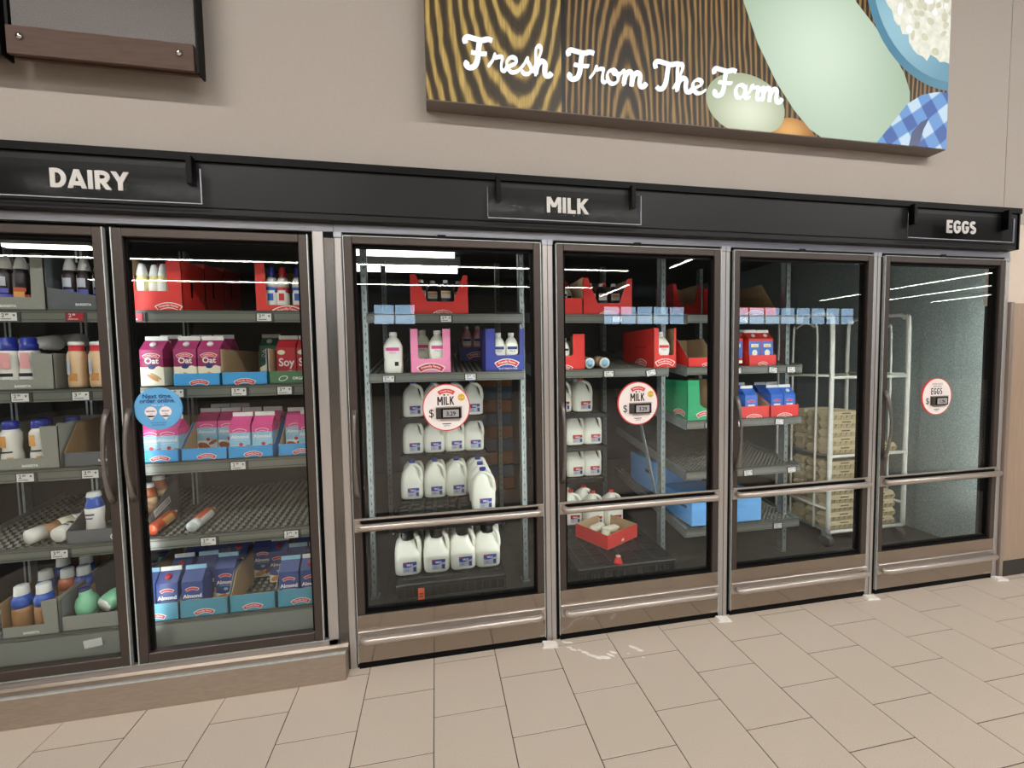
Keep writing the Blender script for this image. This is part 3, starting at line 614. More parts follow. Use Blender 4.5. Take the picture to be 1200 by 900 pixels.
# ================================================================== stickers on the doors
def disc_sign(cx, cz, r, rim, face, label, group=None, y=-.002):
    t = thing('door_sticker', label, 'sticker', (cx, y, cz-r), 0, group)
    MB().prism(ell(cx, cz, r, r, 40), 'y', y-.002, y+.006, rim).build('backing', t, True)
    MB().poly(ell(cx, cz, r*.955, r*.955, 40), y-.0026, face).build('face', t, True); return t
def price_sign(cx, cz, word, price, label):
    r = .116; t = disc_sign(cx, cz, r, 'sticker_red', 'sticker_white', label, 'round price signs'); y = -.0052
    m = MB()
    if word == 'MILK': logo(m, cx, cz+.082, .075, y, 'sticker_red', 'sticker_red', 'white')
    else:
        text(m, 'DOZEN LARGE', cx, cz+.075, .012, 'ink_black', y); text(m, 'FARM FRESH', cx, cz+.060, .012, 'ink_black', y)
    caps(MB(), word, cx-.004, cz+.012, .042, 'ink_black', y, 0, .78, .085, .1).build('word', t, True)
    if word == 'MILK':
        for k, (u, v) in enumerate(((-.010, .062), (.008, .062))): m.poly(ell(cx+u, cz+v, .006, .004, 8), y, ['ink_black', 'nut2'][k])
        m.poly(rect(cx-.05, cx-.02, cz+.0605, cz+.0615), y, 'jug_grey').poly(rect(cx+.02, cx+.04, cz+.0605, cz+.0615), y, 'jug_grey')
        m.poly(ell(cx+.073, cz+.048, .0175, .0175, 20), y, 'sticker_yellow'); text(m, 'NO rBST', cx+.073, cz+.045, .008, 'sticker_white', y-.0004)
    text(m, '$', cx-.074, cz-.045, .056, 'ink_black', y, sx=.9)
    text(m, 'gallon' if word == 'MILK' else 'dozen', cx, cz-.092, .012, 'ink_black', y)
    m.poly(rect(cx-.022, cx+.02, cz-.082, cz-.078), y, 'ink_black'); tag(m.build('small_print', t, True), kind='stuff')
    d = MB().box(cx-.052, cx+.072, -.018, -.004, cz-.053, cz+.0, 'display_body', .002).box(cx-.052, cx+.074, -.016, -.004, cz+.0, cz+.005, 'bar_satin').box(cx-.028, cx+.066, -.0195, -.018, cz-.050, cz-.004, 'black').box(cx-.03, cx+.066, -.012, -.004, cz-.062, cz-.056, 'bar_satin')
    d = d.build('price_display', t, True)
    MB().box(cx-.018, cx+.058, -.0205, -.0195, cz-.046, cz-.010, 'display_lcd').build('screen', d, True)
    text(MB(), price, cx+.02, cz-.038, .027, 'ink_black', -.0209, bold=.0006).build('price_digits', d, True)
price_sign(.493, 1.258, 'MILK', '3.29', 'round white MILK 3.29 sign on the door with blue capped jugs')
price_sign(1.506, 1.243, 'MILK', '3.29', 'round white MILK 3.29 sign on the door with red capped jugs')
price_sign(3.521, 1.215, 'EGGS', '1.96', 'round white EGGS price sign on rightmost door')
t = disc_sign(-.747, 1.299, .092, 'sticker_blue', 'sticker_blue', 'round blue Next time, order online sticker on the dairy door'); m = MB(); y = -.0052; cx, cz = -.747, 1.299
text(MB(), 'Next time,', cx, cz+.046, .026, 'ink_navy', y, bold=.0006).build('line_of_text', t, True); text(MB(), 'order online.', cx, cz+.026, .026, 'ink_navy', y, bold=.0006).build('line_of_text', t, True); text(m, 'Visit us at', cx, cz+.012, .012, 'sticker_white', y)
for s_ in (-1, 1):
    px = cx+s_*.028; m.poly(ell(px, cz-.014, .0235, .0235, 24), y, 'sticker_white').poly([(px-.017, cz-.03), (px, cz-.05), (px+.017, cz-.03)], y, 'sticker_white'); text(m, 'DELIVERY' if s_ < 0 else 'PICKUP', px, cz-.014, .0085, 'ink_navy', y-.0004, bold=.0003); text(m, 'order', px, cz-.025, .007, 'ink_navy', y-.0004)
text(m, 'Or scan at your', cx, cz-.064, .0095, 'ink_navy', y); text(m, 'nearest store', cx, cz-.074, .0095, 'ink_navy', y); tag(m.build('small_print', t, True), kind='stuff')

# ================================================================== shelving
def price_tag(mb, x, z, y, w=.062, red=False, price='2.49', tilt=0.):
    mm = MB(); mm.box(-w/2-.006, w/2+.010, -.003, .004, -.022, .020, 'tag_holder').box(-w/2, w/2, -.005, -.003, -.019, .016, 'tag_red' if red else 'tag_white')
    ink = 'tag_white' if red else 'tag_ink'
    text(mm, price[:1], -w/2+.008, -.003, .022, ink, -.0056, align='LEFT', bold=.0004); text(mm, price[2:], -w/2+.022, .004, .012, ink, -.0056, align='LEFT', bold=.0003)
    mm.poly(rect(-w/2+.006, .012, -.013, -.010), -.0056, ink)
    if not red: mm.poly([(w/2-.014, .008), (w/2-.004, .008), (w/2-.009, -.002)], -.0056, ink)
    return mb.merge(mm, Matrix.Translation((x, y, z)) @ Matrix.Rotation(tilt, 4, 'Y'))
SL = .13                         # slope of the gravity beds
_roll = {}
def shelf(par, x0, x1, yf, z, depth, tags, rollers=True):
    """front lip with top at z, bed rising to the back"""
    lp = MB().box(x0, x1, yf, yf+.012, z-.052, z, 'shelf_lip', .002).box(x0, x1, yf-.002, yf, z-.012, z-.008, 'shelf_line').box(x0, x1, yf-.002, yf, z-.044, z-.040, 'shelf_line').box(x0, x1, yf-.004, yf+.02, z-.001, z+.003, 'shelf_line')
    s = lp.build('shelf', par, True)
    b = MB().prism([(yf+.012, z-.035), (yf+.012, z-.012), (yf+depth, z-.012+SL*depth), (yf+depth, z-.035+SL*depth)], 'x', x0+.004, x1-.004, 'shelf_bed'); b.build('bed', s, True)
    for x in (x0, x1-.006):
        MB().prism([(yf+.012, z-.06), (yf+.012, z+.01), (yf+depth, z+.01+SL*depth), (yf+depth, z-.06+SL*depth)], 'x', x, x+.006, 'galvanised').build('side_rail', s, True)
    if rollers:
        r = MB(); nx = int((x1-x0-.03)/.034); ny = int(depth/.030)
        for i in range(nx):
            xx = x0+.018+i*.034
            for j in range(ny):
                yy = yf+.03+j*.030; zz = z-.012+SL*(yy-yf)
                r.add([(xx, yy, zz), (xx+.02, yy, zz), (xx+.02, yy+.017, zz+.002), (xx, yy+.017, zz+.002), (xx+.003, yy+.008, zz+.010), (xx+.017, yy+.008, zz+.010)], [(0, 1, 5, 4), (2, 3, 4, 5), (1, 2, 5), (3, 0, 4)], 'roller')
        tag(r.build('rollers', s, True), kind='stuff')
    for tg in tags: price_tag(MB(), tg[0], z-.028, yf-.003, red=len(tg) > 2 and tg[2], price=tg[1], tilt=tg[3] if len(tg) > 3 else 0).build('price_tag', s, True)
    return s
# dairy case shelves
dcs = thing('dairy_shelving', 'grey roller shelves with price tags inside the dairy case', 'shelving', (-.86, .45, 0))
YL = .12
for z, tags in ((1.737, [(-1.36, '2.89'), (-1.115, '2.89', True), (-.885, '3.49', True), (-.35, '3.49')]), (1.386, [(-1.34, '2.95'), (-1.115, '3.19'), (-.74, '3.29'), (-.475, '3.49'), (-.275, '3.49')]),
                (1.032, [(-1.345, '2.89'), (-1.10, '2.99'), (-.495, '2.99')]), (.676, [(-1.24, '3.89'), (-.64, '2.89'), (-.275, '3.49')]), (.272, [(-1.40, '2.85'), (-.56, '2.69')])):
    shelf(dcs, -1.68, -.125, YL, z, .62, tags, rollers=z in (1.032, .676, .272))
for x in (-1.69, -1.36, -.885, -.12):
    MB().box(x-.015, x+.015, .50, .54, .0, 2.1, 'galvanised').box(x-.004, x+.004, .497, .50, .0, 2.1, 'black').build('post', dcs, True)
MB().prism([(YL, .0), (YL, .215), (.7, .30), (.7, 0)], 'x', -1.68, -.125, 'shelf_bed').build('base', dcs, True)
tp = MB().prism([(YL-.01, .262), (YL-.045, .168), (YL+.02, .168), (YL+.02, .262)], 'x', -1.68, -.125, 'shelf_lip'); tp.build('kick_slope', dcs, True)
tg = MB().box(-.035, .035, -.003, .0, -.018, .018, 'tag_white').xf(Matrix.Translation((-1.115, .085, .235)) @ Matrix.Rotation(-.12, 4, 'Y')); tag(tg.build('paper_tag'), 'crumpled white paper tag below the green bottles', 'tag')
# lit back panel and lamp in the dairy case
tb = thing('canopy_lamp', 'bright horizontal lamp at top of the left dairy case', 'light', (-1.3, .35, 2.06)); MB().box(-1.56, -1.19, .33, .37, 2.075, 2.09, 'lamp_body').build('housing', tb, True); MB().box(-1.55, -1.2, .335, .365, 2.060, 2.075, 'tube_lamp').build('tube', tb, True)
tag(MB().box(-2.3, -.13, .74, .78, .0, 2.3, 'cooler_dark').build('wall_case_back'), kind='structure'); tag(MB().box(-.13, -.10, .10, .78, .0, 2.14, 'cooler_dark').build('wall_case_right'), kind='structure')
# racks of the walk-in cooler
YR = .5
def rack(x0, x1, levels, label, xs, brace=False):
    t = thing('flow_rack', label, 'rack', ((x0+x1)/2, 1.0, 0), 0, 'galvanised roller racks behind the doors')
    for z, tags, rl in levels: shelf(t, x0, x1, YR, z, 1.15, tags, rl)
    for x in xs:
        for y in (.60, 1.62):
            p = MB().box(x-.012, x+.026, y, y+.004, 0, 2.35, 'galvanised').box(x-.012, x-.008, y, y+.05, 0, 2.35, 'galvanised').box(x+.022, x+.026, y, y+.03, 0, 2.35, 'galv_bright').box(x-.02, x+.034, y-.01, y+.06, 0, .006, 'galvanised').build('post', t, True)
            h = MB()
            for k in range(44): h.box(x+.004, x+.010, y-.001, y, .1+k*.05, .118+k*.05, 'shelf_line')
            tag(h.build('post_holes', p, True), kind='stuff')
        if brace: MB().box(-.004, .004, -.016, .016, 0, .80, 'galvanised').xf(Matrix.Translation((x-.018, .64, .46)) @ Matrix.Rotation(-.42, 4, 'X')).build('brace', t, True)
    return t
rack(.055, .995, [(1.772, [(.515, '2.45')], True), (1.417, [(.17, '2.49'), (.655, '3.79')], True)], 'galvanised rack above the blue capped milk jugs', (.025, 1.0))
rack(1.075, 1.995, [(1.772, [(1.15, '2.49'), (1.62, '2.49')], True), (1.417, [(1.15, '2.29'), (1.56, '2.45'), (1.86, '3.69', False, -.2)], True)], 'galvanised rack above the red capped milk jugs', (2.005,), True)
rack(2.13, 3.05, [(1.772, [(2.56, '2.89', False, .15)], True), (1.417, [(2.51, '2.19'), (2.80, '2.49', False, .1), (2.95, '2.49')], True), (1.045, [(2.30, '2.39'), (2.52, '2.39'), (2.86, '2.59', False, .1)], True), (.690, [(2.61, '2.29', False, -.05), (2.97, '2.29', False, -.05)], True), (.285, [(2.86, '2.29')], True)], 'galvanised rack with empty roller shelves behind third milk door', (3.012,))

# ================================================================== products
PROT = {}
def put(key, make, loc, label, cat, group, rz=0., rx=0., ry=0.):
    if key not in PROT: r = make(); PROT[key] = r
    else: r = copy_tree(PROT[key])
    r.location = loc; r.rotation_euler = (rx, ry, rz); tag(r, label, cat, group); return r
def blank(name): return thing(name, None, None)
def gable(name, w, h, bands, fin, cap, printer, roof=None):
    """gable-top carton standing on the origin, front towards -y"""
    def mk():
        t = blank(name); m = MB(); q = w/2; zs = [0]+[b[0] for b in bands]; 
        for (z0, (z1, mm)) in zip(zs, bands): m.box(-q, q, -q, q, z0, z1, mm)
        hb = bands[-1][0]; rm = roof or bands[-1][1]; hr = w*.48
        m.add([(-q, -q, hb), (q, -q, hb), (q, q, hb), (-q, q, hb), (-q, -.004, hb+hr), (q, -.004, hb+hr), (q, .004, hb+hr), (-q, .004, hb+hr), (-q*.35, 0, hb+hr*.5), (q*.35, 0, hb+hr*.5)],
              [(0, 1, 5, 4), (2, 3, 7, 6), (1, 2, 9), (3, 0, 8), (1, 9, 5), (9, 2, 6), (0, 4, 8), (8, 7, 3)], rm)
        m.build('body', t)
        MB().box(-q, q, -.003, .003, hb+hr-.002, hb+hr+.020, fin, .001).build('top_fin', t)
        if cap:
            cm = MB().lathe([(.013, 0), (.0135, .008), (.011, .011)], cap, n=14).xf(Matrix.Translation((0, -q*.52, hb+hr*.49)) @ Matrix.Rotation(.78, 4, 'X')); cm.build('cap', t)
        pm = MB(); printer(pm, -q-.0006, q, hb); pm.build('print', t); return t
    return mk
def pr_oat(m, y, q, h):
    logo(m, 0, h*.86, q*1.35, y, 'white'); text(m, 'Oat', 0, h*.62, .036, 'white', y, bold=.0009)
    m.poly([(-q, h*.45), (-q, h*.53), (-q*.6, h*.50), (-q*.2, h*.54), (q*.2, h*.51), (q*.6, h*.55), (q, h*.50), (q, h*.45)], y, 'cream'); m.poly(ell(0, h*.53, .016, .012, 14), y-.0004, 'ink_navy')
    m.poly(ell(.002, h*.22, .030, .008, 12, -.6), y, 'nut2').poly(ell(.014, h*.26, .028, .007, 12, -.6), y-.0004, 'kraft')
def pr_alm(m, y, q, h):
    logo(m, 0, h*.87, q*1.2, y, 'white', 'almond_pink', 'white', False); text(m, 'Almond', 0, h*.60, .024, 'white', y, bold=.0008)
    m.poly(rect(-.03, .03, h*.54, h*.55), y, 'white'); m.poly(ell(.004, h*.40, .009, .009, 12), y, 'logo_red')
    m.poly(ell(-q*.35, h*.16, .030, .019, 14, -.5), y, 'nut').poly(ell(q*.55, h*.30, .022, .009, 12, .5), y, 'nut').poly([(-q, 0), (-q, h*.10), (0, h*.06), (q, h*.12), (q, 0)], y-.0004, 'almond_white')
def pr_navy(m, y, q, h):
    logo(m, 0, h*.80, q*1.2, y, 'white', 'logo_red', 'white', False); text(m, 'Almond', 0, h*.52, .026, 'white', y, bold=.0008, sx=.95); m.poly(rect(-.03, .03, h*.46, h*.475), y, 'almond_sky'); m.poly(ell(.0, h*.36, .010, .007, 12), y, 'almond_sky')
    m.poly([(-q, 0), (-q, h*.26), (-q*.3, h*.20), (q*.3, h*.24), (q, h*.33), (q, 0)], y, 'cream').poly(ell(-q*.3, h*.12, .028, .014, 12, .3), y-.0004, 'nut2').poly(ell(q*.55, h*.2, .022, .011, 12, .9), y-.0005, 'nut')
def pr_soy(m, y, q, h):
    m.poly(ell(-q*.5, h*.86, .018, .012, 12), y, 'cream'); text(m, 'Soy', 0, h*.45, .055, 'white', y, bold=.0012, sx=.9); text(m, 'milk', .008, h*.2, .03, 'white', y)
def pr_green(m, y, q, h):
    logo(m, 0, h*.84, q*1.2, y, 'white', 'logo_red', 'white', False); text(m, 'Coconut', 0, h*.64, .020, 'white', y); m.poly([(-q, 0), (-q, h*.3), (0, h*.45), (q, h*.35), (q, 0)], y, 'cream'); m.poly(ell(.005, h*.52, .028, .02, 12), y-.0004, 'almond_navy')
def pr_milk(m, y, q, h):
    logo(m, 0, h*.74, q*1.1, y, 'sleeve_pink', 'logo_red', 'white', False); m.poly(rect(-q*.55, q*.55, h*.48, h*.56), y, 'almond_white')
    for k in (-1, 0, 1): m.poly(ell(k*q*.5, h*.26, .006, .006, 8), y, 'white')
    m.poly(rect(-q, q, 0, h*.08), y, 'white')
def pr_red(m, y, q, h):
    m.poly(rect(-q*.95, q*.95, h*.22, h*.9), y, 'milk_blue'); m.poly(rect(-q*.6, q*.6, h*.66, h*.80), y-.0004, 'bottle_yellow').poly(ell(0, h*.42, .022, .024, 12), y-.0004, 'cream'); text(m, 'Dairy', 0, h*.69, .014, 'ink_navy', y-.0008)
OAT = gable('oat_carton', .094, .19, [(.085, 'cream'), (.125, 'maroon'), (.165, 'maroon2')], 'cap_white', 'cap_white', pr_oat, 'maroon2')
ALM = gable('almond_carton', .090, .19, [(.055, 'almond_white'), (.118, 'almond_sky'), (.150, 'almond_pink')], 'cap_white', None, pr_alm, 'almond_pink')
NAV = gable('almond_carton', .090, .19, [(.035, 'cream'), (.165, 'almond_navy')], 'almond_sky', None, pr_navy, 'almond_navy')
NAR = gable('almond_carton', .090, .19, [(.035, 'cream'), (.165, 'almond_navy')], 'cap_white', 'cap_red', pr_navy, 'almond_navy')
SOY = gable('soy_carton', .088, .19, [(.165, 'soy_red')], 'cap_white', None, pr_soy)
GRN = gable('coconut_carton', .090, .19, [(.05, 'cream'), (.165, 'carton_green')], 'cap_white', 'cap_white', pr_green, 'carton_green')
MLK = gable('milk_carton', .098, .19, [(.012, 'white'), (.15, 'milk_blue')], 'cap_white', None, pr_milk, 'milk_blue')
MLC = gable('milk_carton', .098, .19, [(.012, 'white'), (.15, 'milk_blue')], 'cap_white', 'cap_white', pr_milk, 'milk_blue')
RDC = gable('milk_carton', .098, .19, [(.02, 'white'), (.17, 'red_carton')], 'cap_white', 'cap_white', pr_red, 'red_carton')
def tray(name, x0, x1, y0, y1, z0, outer, label, cat, group, lip=.055, front=None, side=None, hb=.19, inner='kraft', lg=None, extra=None, rz=0.):
    Wd, D = x1-x0, y1-y0; t = thing(name, label, cat, (x0+Wd/2, y0, z0), rz, group); q = Wd/2; T = .003
    fp = front(Wd) if front else [(0, 0), (Wd, 0), (Wd, lip), (0, lip)]
    fp = [(a-q, b) for a, b in fp]
    sp = side(D) if side else [(0, 0), (D, 0), (D, hb), (min(.12, D*.5), hb), (.015, lip), (0, lip)]
    m = MB(); m.prism(fp, 'y', 0, T, outer, inner, inner)
    m.prism(sp, 'x', -q, -q+T, outer, inner, inner).prism(sp, 'x', q-T, q, inner, outer, inner)
    m.prism([(-q, 0), (q, 0), (q, hb), (-q, hb)], 'y', D-T, D, inner, outer, inner).box(-q, q, 0, D, 0, T, inner)
    m.build('card_box', t)
    if lg or extra:
        p = MB()
        if lg: logo(p, lg[0]*Wd-q, lg[1], lg[2], -.0006, *(lg[3:] or ('white', 'logo_red', 'white')))
        if extra: extra(p, q)
        p.build('print', t)
    return t
def bottle(name, prof, n=18, label=None, sx=1., sy=1.):
    """prof rows: (r, z, mat); ring parts split into body, sleeve and cap by material"""
    def mk():
        t = blank(name); groups = []
        for i in range(len(prof)-1):
            k = prof[i][2]
            if groups and groups[-1][0] == k: groups[-1][1].append(prof[i+1])
            else: groups.append([k, [prof[i], prof[i+1]]])
        for gi, (k, pr) in enumerate(groups):
            nm = 'cap' if gi == len(groups)-1 and len(groups) > 1 else ('body' if gi == 0 else ('shoulder' if k.startswith(('bottle', 'cap', 'sleeve')) else 'label_band'))
            MB().lathe([(r, z) for r, z, _ in pr], k, n=n, sx=sx, sy=sy).build(nm, t)
        if label: p = MB(); label(p); p.build('print', t)
        return t
    return mk
def cone_bottle(sl, base, name='creamer_bottle', lb=None): return bottle(name, [(.022, 0, base), (.026, .004, base), (.027, .05, sl), (.027, .10, sl), (.026, .135, sl), (.02, .158, sl), (.0235, .160, 'cap_white'), (.0225, .168, 'cap_white'), (.016, .20, 'cap_white'), (.011, .215, 'cap_white'), (.004, .217, 'cap_white')], label=lb)
def curve_front(m, r, pts_fn): pass
def wrap(m, r, u0, u1, z0, z1, k, off=.0006, n=5):      # label patch hugging a round bottle, u = angle in degrees from the front
    vs = []; 
    for i in range(n+1):
        a = math.radians(-90+u0+(u1-u0)*i/n); vs += [((r+off)*math.cos(a), (r+off)*math.sin(a), z0), ((r+off)*math.cos(a), (r+off)*math.sin(a), z1)]
    m.add(vs, [(2*i, 2*i+2, 2*i+3, 2*i+1) for i in range(n)], k, True)
DARK = cone_bottle('sleeve_dark', 'sleeve_violet', lb=lambda p: (wrap(p, .027, -35, 35, .085, .125, 'jug_grey'), wrap(p, .027, -60, -40, .05, .14, 'white'), wrap(p, .027, -50, 50, .055, .075, 'sleeve_violet')))
ORNG = cone_bottle('sleeve_dark', 'sleeve_orange', lb=lambda p: (wrap(p, .027, -50, 50, .03, .06, 'oranges'), wrap(p, .027, -60, -40, .06, .14, 'white'), wrap(p, .027, -60, 60, .06, .078, 'sleeve_orange')))
VAN = cone_bottle('bottle_yellow', 'bottle_yellow', lb=lambda p: (wrap(p, .027, -40, 40, .05, .13, 'white'), wrap(p, .027, -40, 40, .02, .05, 'oranges')))
ITAL = bottle('creamer_bottle', [(.030, 0, 'bottle_white'), (.036, .005, 'bottle_white'), (.037, .03, 'bottle_white'), (.034, .07, 'bottle_white'), (.030, .11, 'bottle_white'), (.035, .15, 'bottle_white'), (.034, .165, 'bottle_white'), (.030, .17, 'cap_blue'), (.030, .20, 'cap_blue'), (.026, .204, 'cap_blue'), (.026, .225, 'cap_blue'), (.02, .23, 'cap_blue')],
              label=lambda p: (wrap(p, .0335, -15, 35, .09, .16, 'sleeve_pink', .003), wrap(p, .035, -45, 45, .055, .07, 'ink_black', .0015), wrap(p, .036, -30, 30, .035, .042, 'ink_black', .001)))
BEIG = bottle('creamer_bottle', [(.028, 0, 'bottle_beige'), (.033, .006, 'bottle_beige'), (.034, .04, 'bottle_beige'), (.029, .075, 'bottle_beige'), (.034, .12, 'bottle_beige'), (.034, .145, 'bottle_beige'), (.028, .165, 'can_red'), (.0265, .168, 'can_red'), (.0265, .19, 'can_red'), (.028, .191, 'cap_white'), (.026, .205, 'cap_white'), (.02, .208, 'cap_white')],
              label=lambda p: (wrap(p, .0335, -25, 30, .03, .065, 'nut2', .0012), wrap(p, .033, -40, -8, .06, .13, 'jug_grey', .0025)))
BLUC = bottle('creamer_bottle', [(.030, 0, 'bottle_white'), (.035, .005, 'bottle_white'), (.035, .05, 'bottle_white'), (.030, .08, 'bottle_white'), (.034, .12, 'bottle_white'), (.034, .15, 'bottle_white'), (.024, .168, 'cap_blue'), (.026, .17, 'cap_blue'), (.026, .20, 'cap_blue'), (.02, .205, 'cap_blue')],
              label=lambda p: (wrap(p, .034, -50, 10, .09, .14, 'oranges', .0012), wrap(p, .035, -40, 40, .065, .072, 'ink_black', .002), wrap(p, .034, 10, 40, .02, .045, 'oranges', .002)))
SHLD = bottle('creamer_bottle', [(.030, 0, 'bottle_white'), (.034, .005, 'bottle_white'), (.031, .05, 'bottle_white'), (.035, .09, 'bottle_white'), (.035, .115, 'bottle_blue'), (.032, .13, 'bottle_blue'), (.026, .15, 'bottle_blue'), (.026, .165, 'cap_white'), (.027, .167, 'cap_white'), (.024, .185, 'cap_white'), (.015, .188, 'cap_white')],
              label=lambda p: (wrap(p, .034, -40, 30, .082, .09, 'ink_navy', .0015), wrap(p, .034, -30, 20, .066, .072, 'ink_navy', .0015)))
ORSH = bottle('creamer_bottle', [(.028, 0, 'bottle_brown'), (.032, .005, 'bottle_brown'), (.030, .05, 'bottle_brown'), (.033, .09, 'bottle_beige'), (.034, .12, 'bottle_orange'), (.030, .14, 'bottle_orange'), (.027, .15, 'bottle_orange'), (.027, .168, 'cap_white'), (.027, .17, 'cap_white'), (.024, .186, 'cap_white'), (.015, .189, 'cap_white')])
LYB = bottle('creamer_bottle', [(.026, 0, 'bottle_white'), (.034, .006, 'bottle_white'), (.034, .06, 'bottle_brown'), (.030, .085, 'bottle_brown'), (.034, .11, 'cream'), (.034, .16, 'bottle_white'), (.026, .18, 'cap_white'), (.024, .20, 'cap_white'), (.015, .203, 'cap_white')])
BRWN = bottle('creamer_bottle', [(.030, 0, 'bottle_brown'), (.036, .006, 'bottle_brown'), (.036, .08, 'bottle_brown'), (.034, .10, 'bottle_blue'), (.036, .13, 'bottle_blue'), (.027, .155, 'cap_white'), (.026, .158, 'cap_white'), (.024, .195, 'cap_white'), (.02, .198, 'cap_white')])
BRWR = bottle('creamer_bottle', [(.030, 0, 'bottle_brown'), (.036, .006, 'bottle_brown'), (.036, .08, 'bottle_brown'), (.034, .10, 'bottle_orange'), (.036, .13, 'bottle_orange'), (.027, .155, 'cap_white'), (.026, .158, 'cap_white'), (.024, .195, 'cap_white'), (.02, .198, 'cap_white')])
GREN = bottle('creamer_bottle', [(.03, 0, 'bottle_white'), (.038, .008, 'bottle_green'), (.043, .03, 'bottle_green'), (.043, .06, 'bottle_green'), (.036, .085, 'bottle_green'), (.024, .10, 'bottle_green'), (.022, .118, 'cap_white'), (.024, .120, 'cap_navy'), (.024, .134, 'cap_navy'), (.02, .137, 'cap_navy')])
def can(name, body, cap): return bottle(name, [(.026, 0, 'can_bottom'), (.0275, .004, 'white'), (.0275, .04, 'white'), (.0275, .09, body), (.0275, .115, 'white'), (.0275, .135, 'white'), (.022, .155, 'white'), (.016, .165, cap), (.016, .168, cap), (.015, .205, cap), (.010, .215, cap)], label=lambda p: (wrap(p, .0275, -40, 40, .03, .10, 'white'), wrap(p, .0278, -25, 25, .05, .085, body)))
CANR = can('whipped_cream_can', 'can_red', 'cap_red'); CANB = can('whipped_cream_can', 'can_blue', 'cap_blue')
CANO = bottle('topping_can', [(.024, 0, 'can_bottom'), (.0265, .003, 'white'), (.0265, .03, 'white'), (.0265, .045, 'can_orange'), (.0265, .15, 'can_orange'), (.02, .165, 'white'), (.01, .175, 'white'), (.008, .19, 'white'), (.004, .2, 'white')], label=lambda p: wrap(p, .0265, 40, 140, .04, .14, 'white'))
CANP = bottle('topping_can', [(.024, 0, 'can_orange'), (.0265, .003, 'can_orange'), (.0265, .03, 'can_orange'), (.0265, .045, 'can_orange'), (.0265, .15, 'can_orange'), (.02, .165, 'can_orange'), (.01, .175, 'white'), (.008, .19, 'white'), (.004, .2, 'white')], label=lambda p: (wrap(p, .0265, 30, 110, .06, .13, 'oranges'), wrap(p, .0265, 110, 160, .06, .14, 'white')))
def zb(zs, y, yf=YL): return zs+SL*(y-yf)+.001

# ---- dairy case, top shelf
def side_full(h): return lambda D: [(0, 0), (D, 0), (D, h), (0, h)]
def f_right(W): return [(0, 0), (W, 0), (W, .235), (W*.70, .235), (W*.72, .09), (W*.10, .09), (W*.04, .235), (0, .235)]
def slots(h): return lambda p, q: p.merge(MB().box(-.0003, .0003, .07, .085, .07, .16, 'black'), Matrix.Translation((q+.0004, 0, 0)))
def f_left(W): return [(0, 0), (W, 0), (W, .03), (W*.22, .03), (W*.19, .235), (0, .235)]
z1 = 1.739
for k in range(3): tray('creamer_case', -.91, -.70, .135+.2*k, .328+.2*k, z1+.026*k, 'red_card', 'red creamer box on top shelf, %s in its row' % ['front', 'middle', 'rear'][k], 'box', 'red creamer boxes on the dairy top shelf', front=f_right, side=side_full(.235), hb=.235, lg=(.72, .025, .10, 'white', 'red_card', 'white') if k == 0 else None, extra=slots(.2))
for i, (x, y) in enumerate(((-.882, .175), (-.838, .19), (-.79, .17), (-.86, .255), (-.805, .255))): put('VAN', VAN, (x, y, z1+.004), 'pale yellow creamer bottle with white cone cap, %s in red box' % ['front left', 'front middle', 'front right', 'rear left', 'rear right'][i], 'bottle', 'creamer bottles in the red box')
tray('whipped_cream_case', -.392, -.165, .135, .40, z1, 'red_card', 'red box holding whipped cream cans at right end of top shelf', 'box', None, front=f_left, side=side_full(.235), hb=.235, lg=(.62, .012, .12, 'white', 'red_card', 'white'))
for i, (x, kk, mk) in enumerate(((-.332, 'CANB', CANB), (-.283, 'CANR', CANR), (-.213, 'CANB', CANB))): put(kk, mk, (x, .18, z1+.004), ['blue capped whipped cream can beside tall side of red box', 'red capped whipped cream can in red box', 'blue capped whipped cream can at right end of red box'][i], 'can', 'whipped cream cans')
def f_grey(W): return [(0, 0), (W, 0), (W, .245), (W*.78, .245), (W*.76, .055), (W*.0, .055)]
def f_greyb(W): return [(0, 0), (W, 0), (W, .06), (0, .10)]
def txt_print(word, u, v, s=.014): return lambda p, q: text(p, word, u, v, s, 'white', -.0006, bold=.0005)
tray('creamer_case', -1.45, -1.232, .13, .5, z1, 'grey_card', 'grey creamer box on top shelf at left edge', 'box', 'grey creamer boxes', front=f_grey, side=side_full(.245), hb=.24, inner='grey_card', extra=txt_print('BAREISTA', -.03, .012))
tray('creamer_case', -1.228, -1.015, .13, .5, z1, 'slate_card', 'grey creamer box on top shelf holding three dark bottles', 'box', 'grey creamer boxes', front=f_greyb, side=side_full(.245), hb=.24, inner='slate_card', extra=txt_print('BAREISTA', .03, .02))
for i, x in enumerate((-1.165, -1.110, -1.048)): put('DARK', DARK, (x, .175, z1+.02), 'dark creamer bottle with white cone cap, %s of three in slate box' % ['left', 'middle', 'right'][i], 'bottle', 'dark creamer bottles on the top shelf')
for i, x in enumerate((-1.40, -1.342)): put(['DARK', 'ORNG'][i], [DARK, ORNG][i], (x, .165, z1+.02), ['dark creamer bottle at the left picture edge, top shelf', 'creamer bottle with orange band and white cone cap in grey box'][i], 'bottle', 'dark creamer bottles on the top shelf')
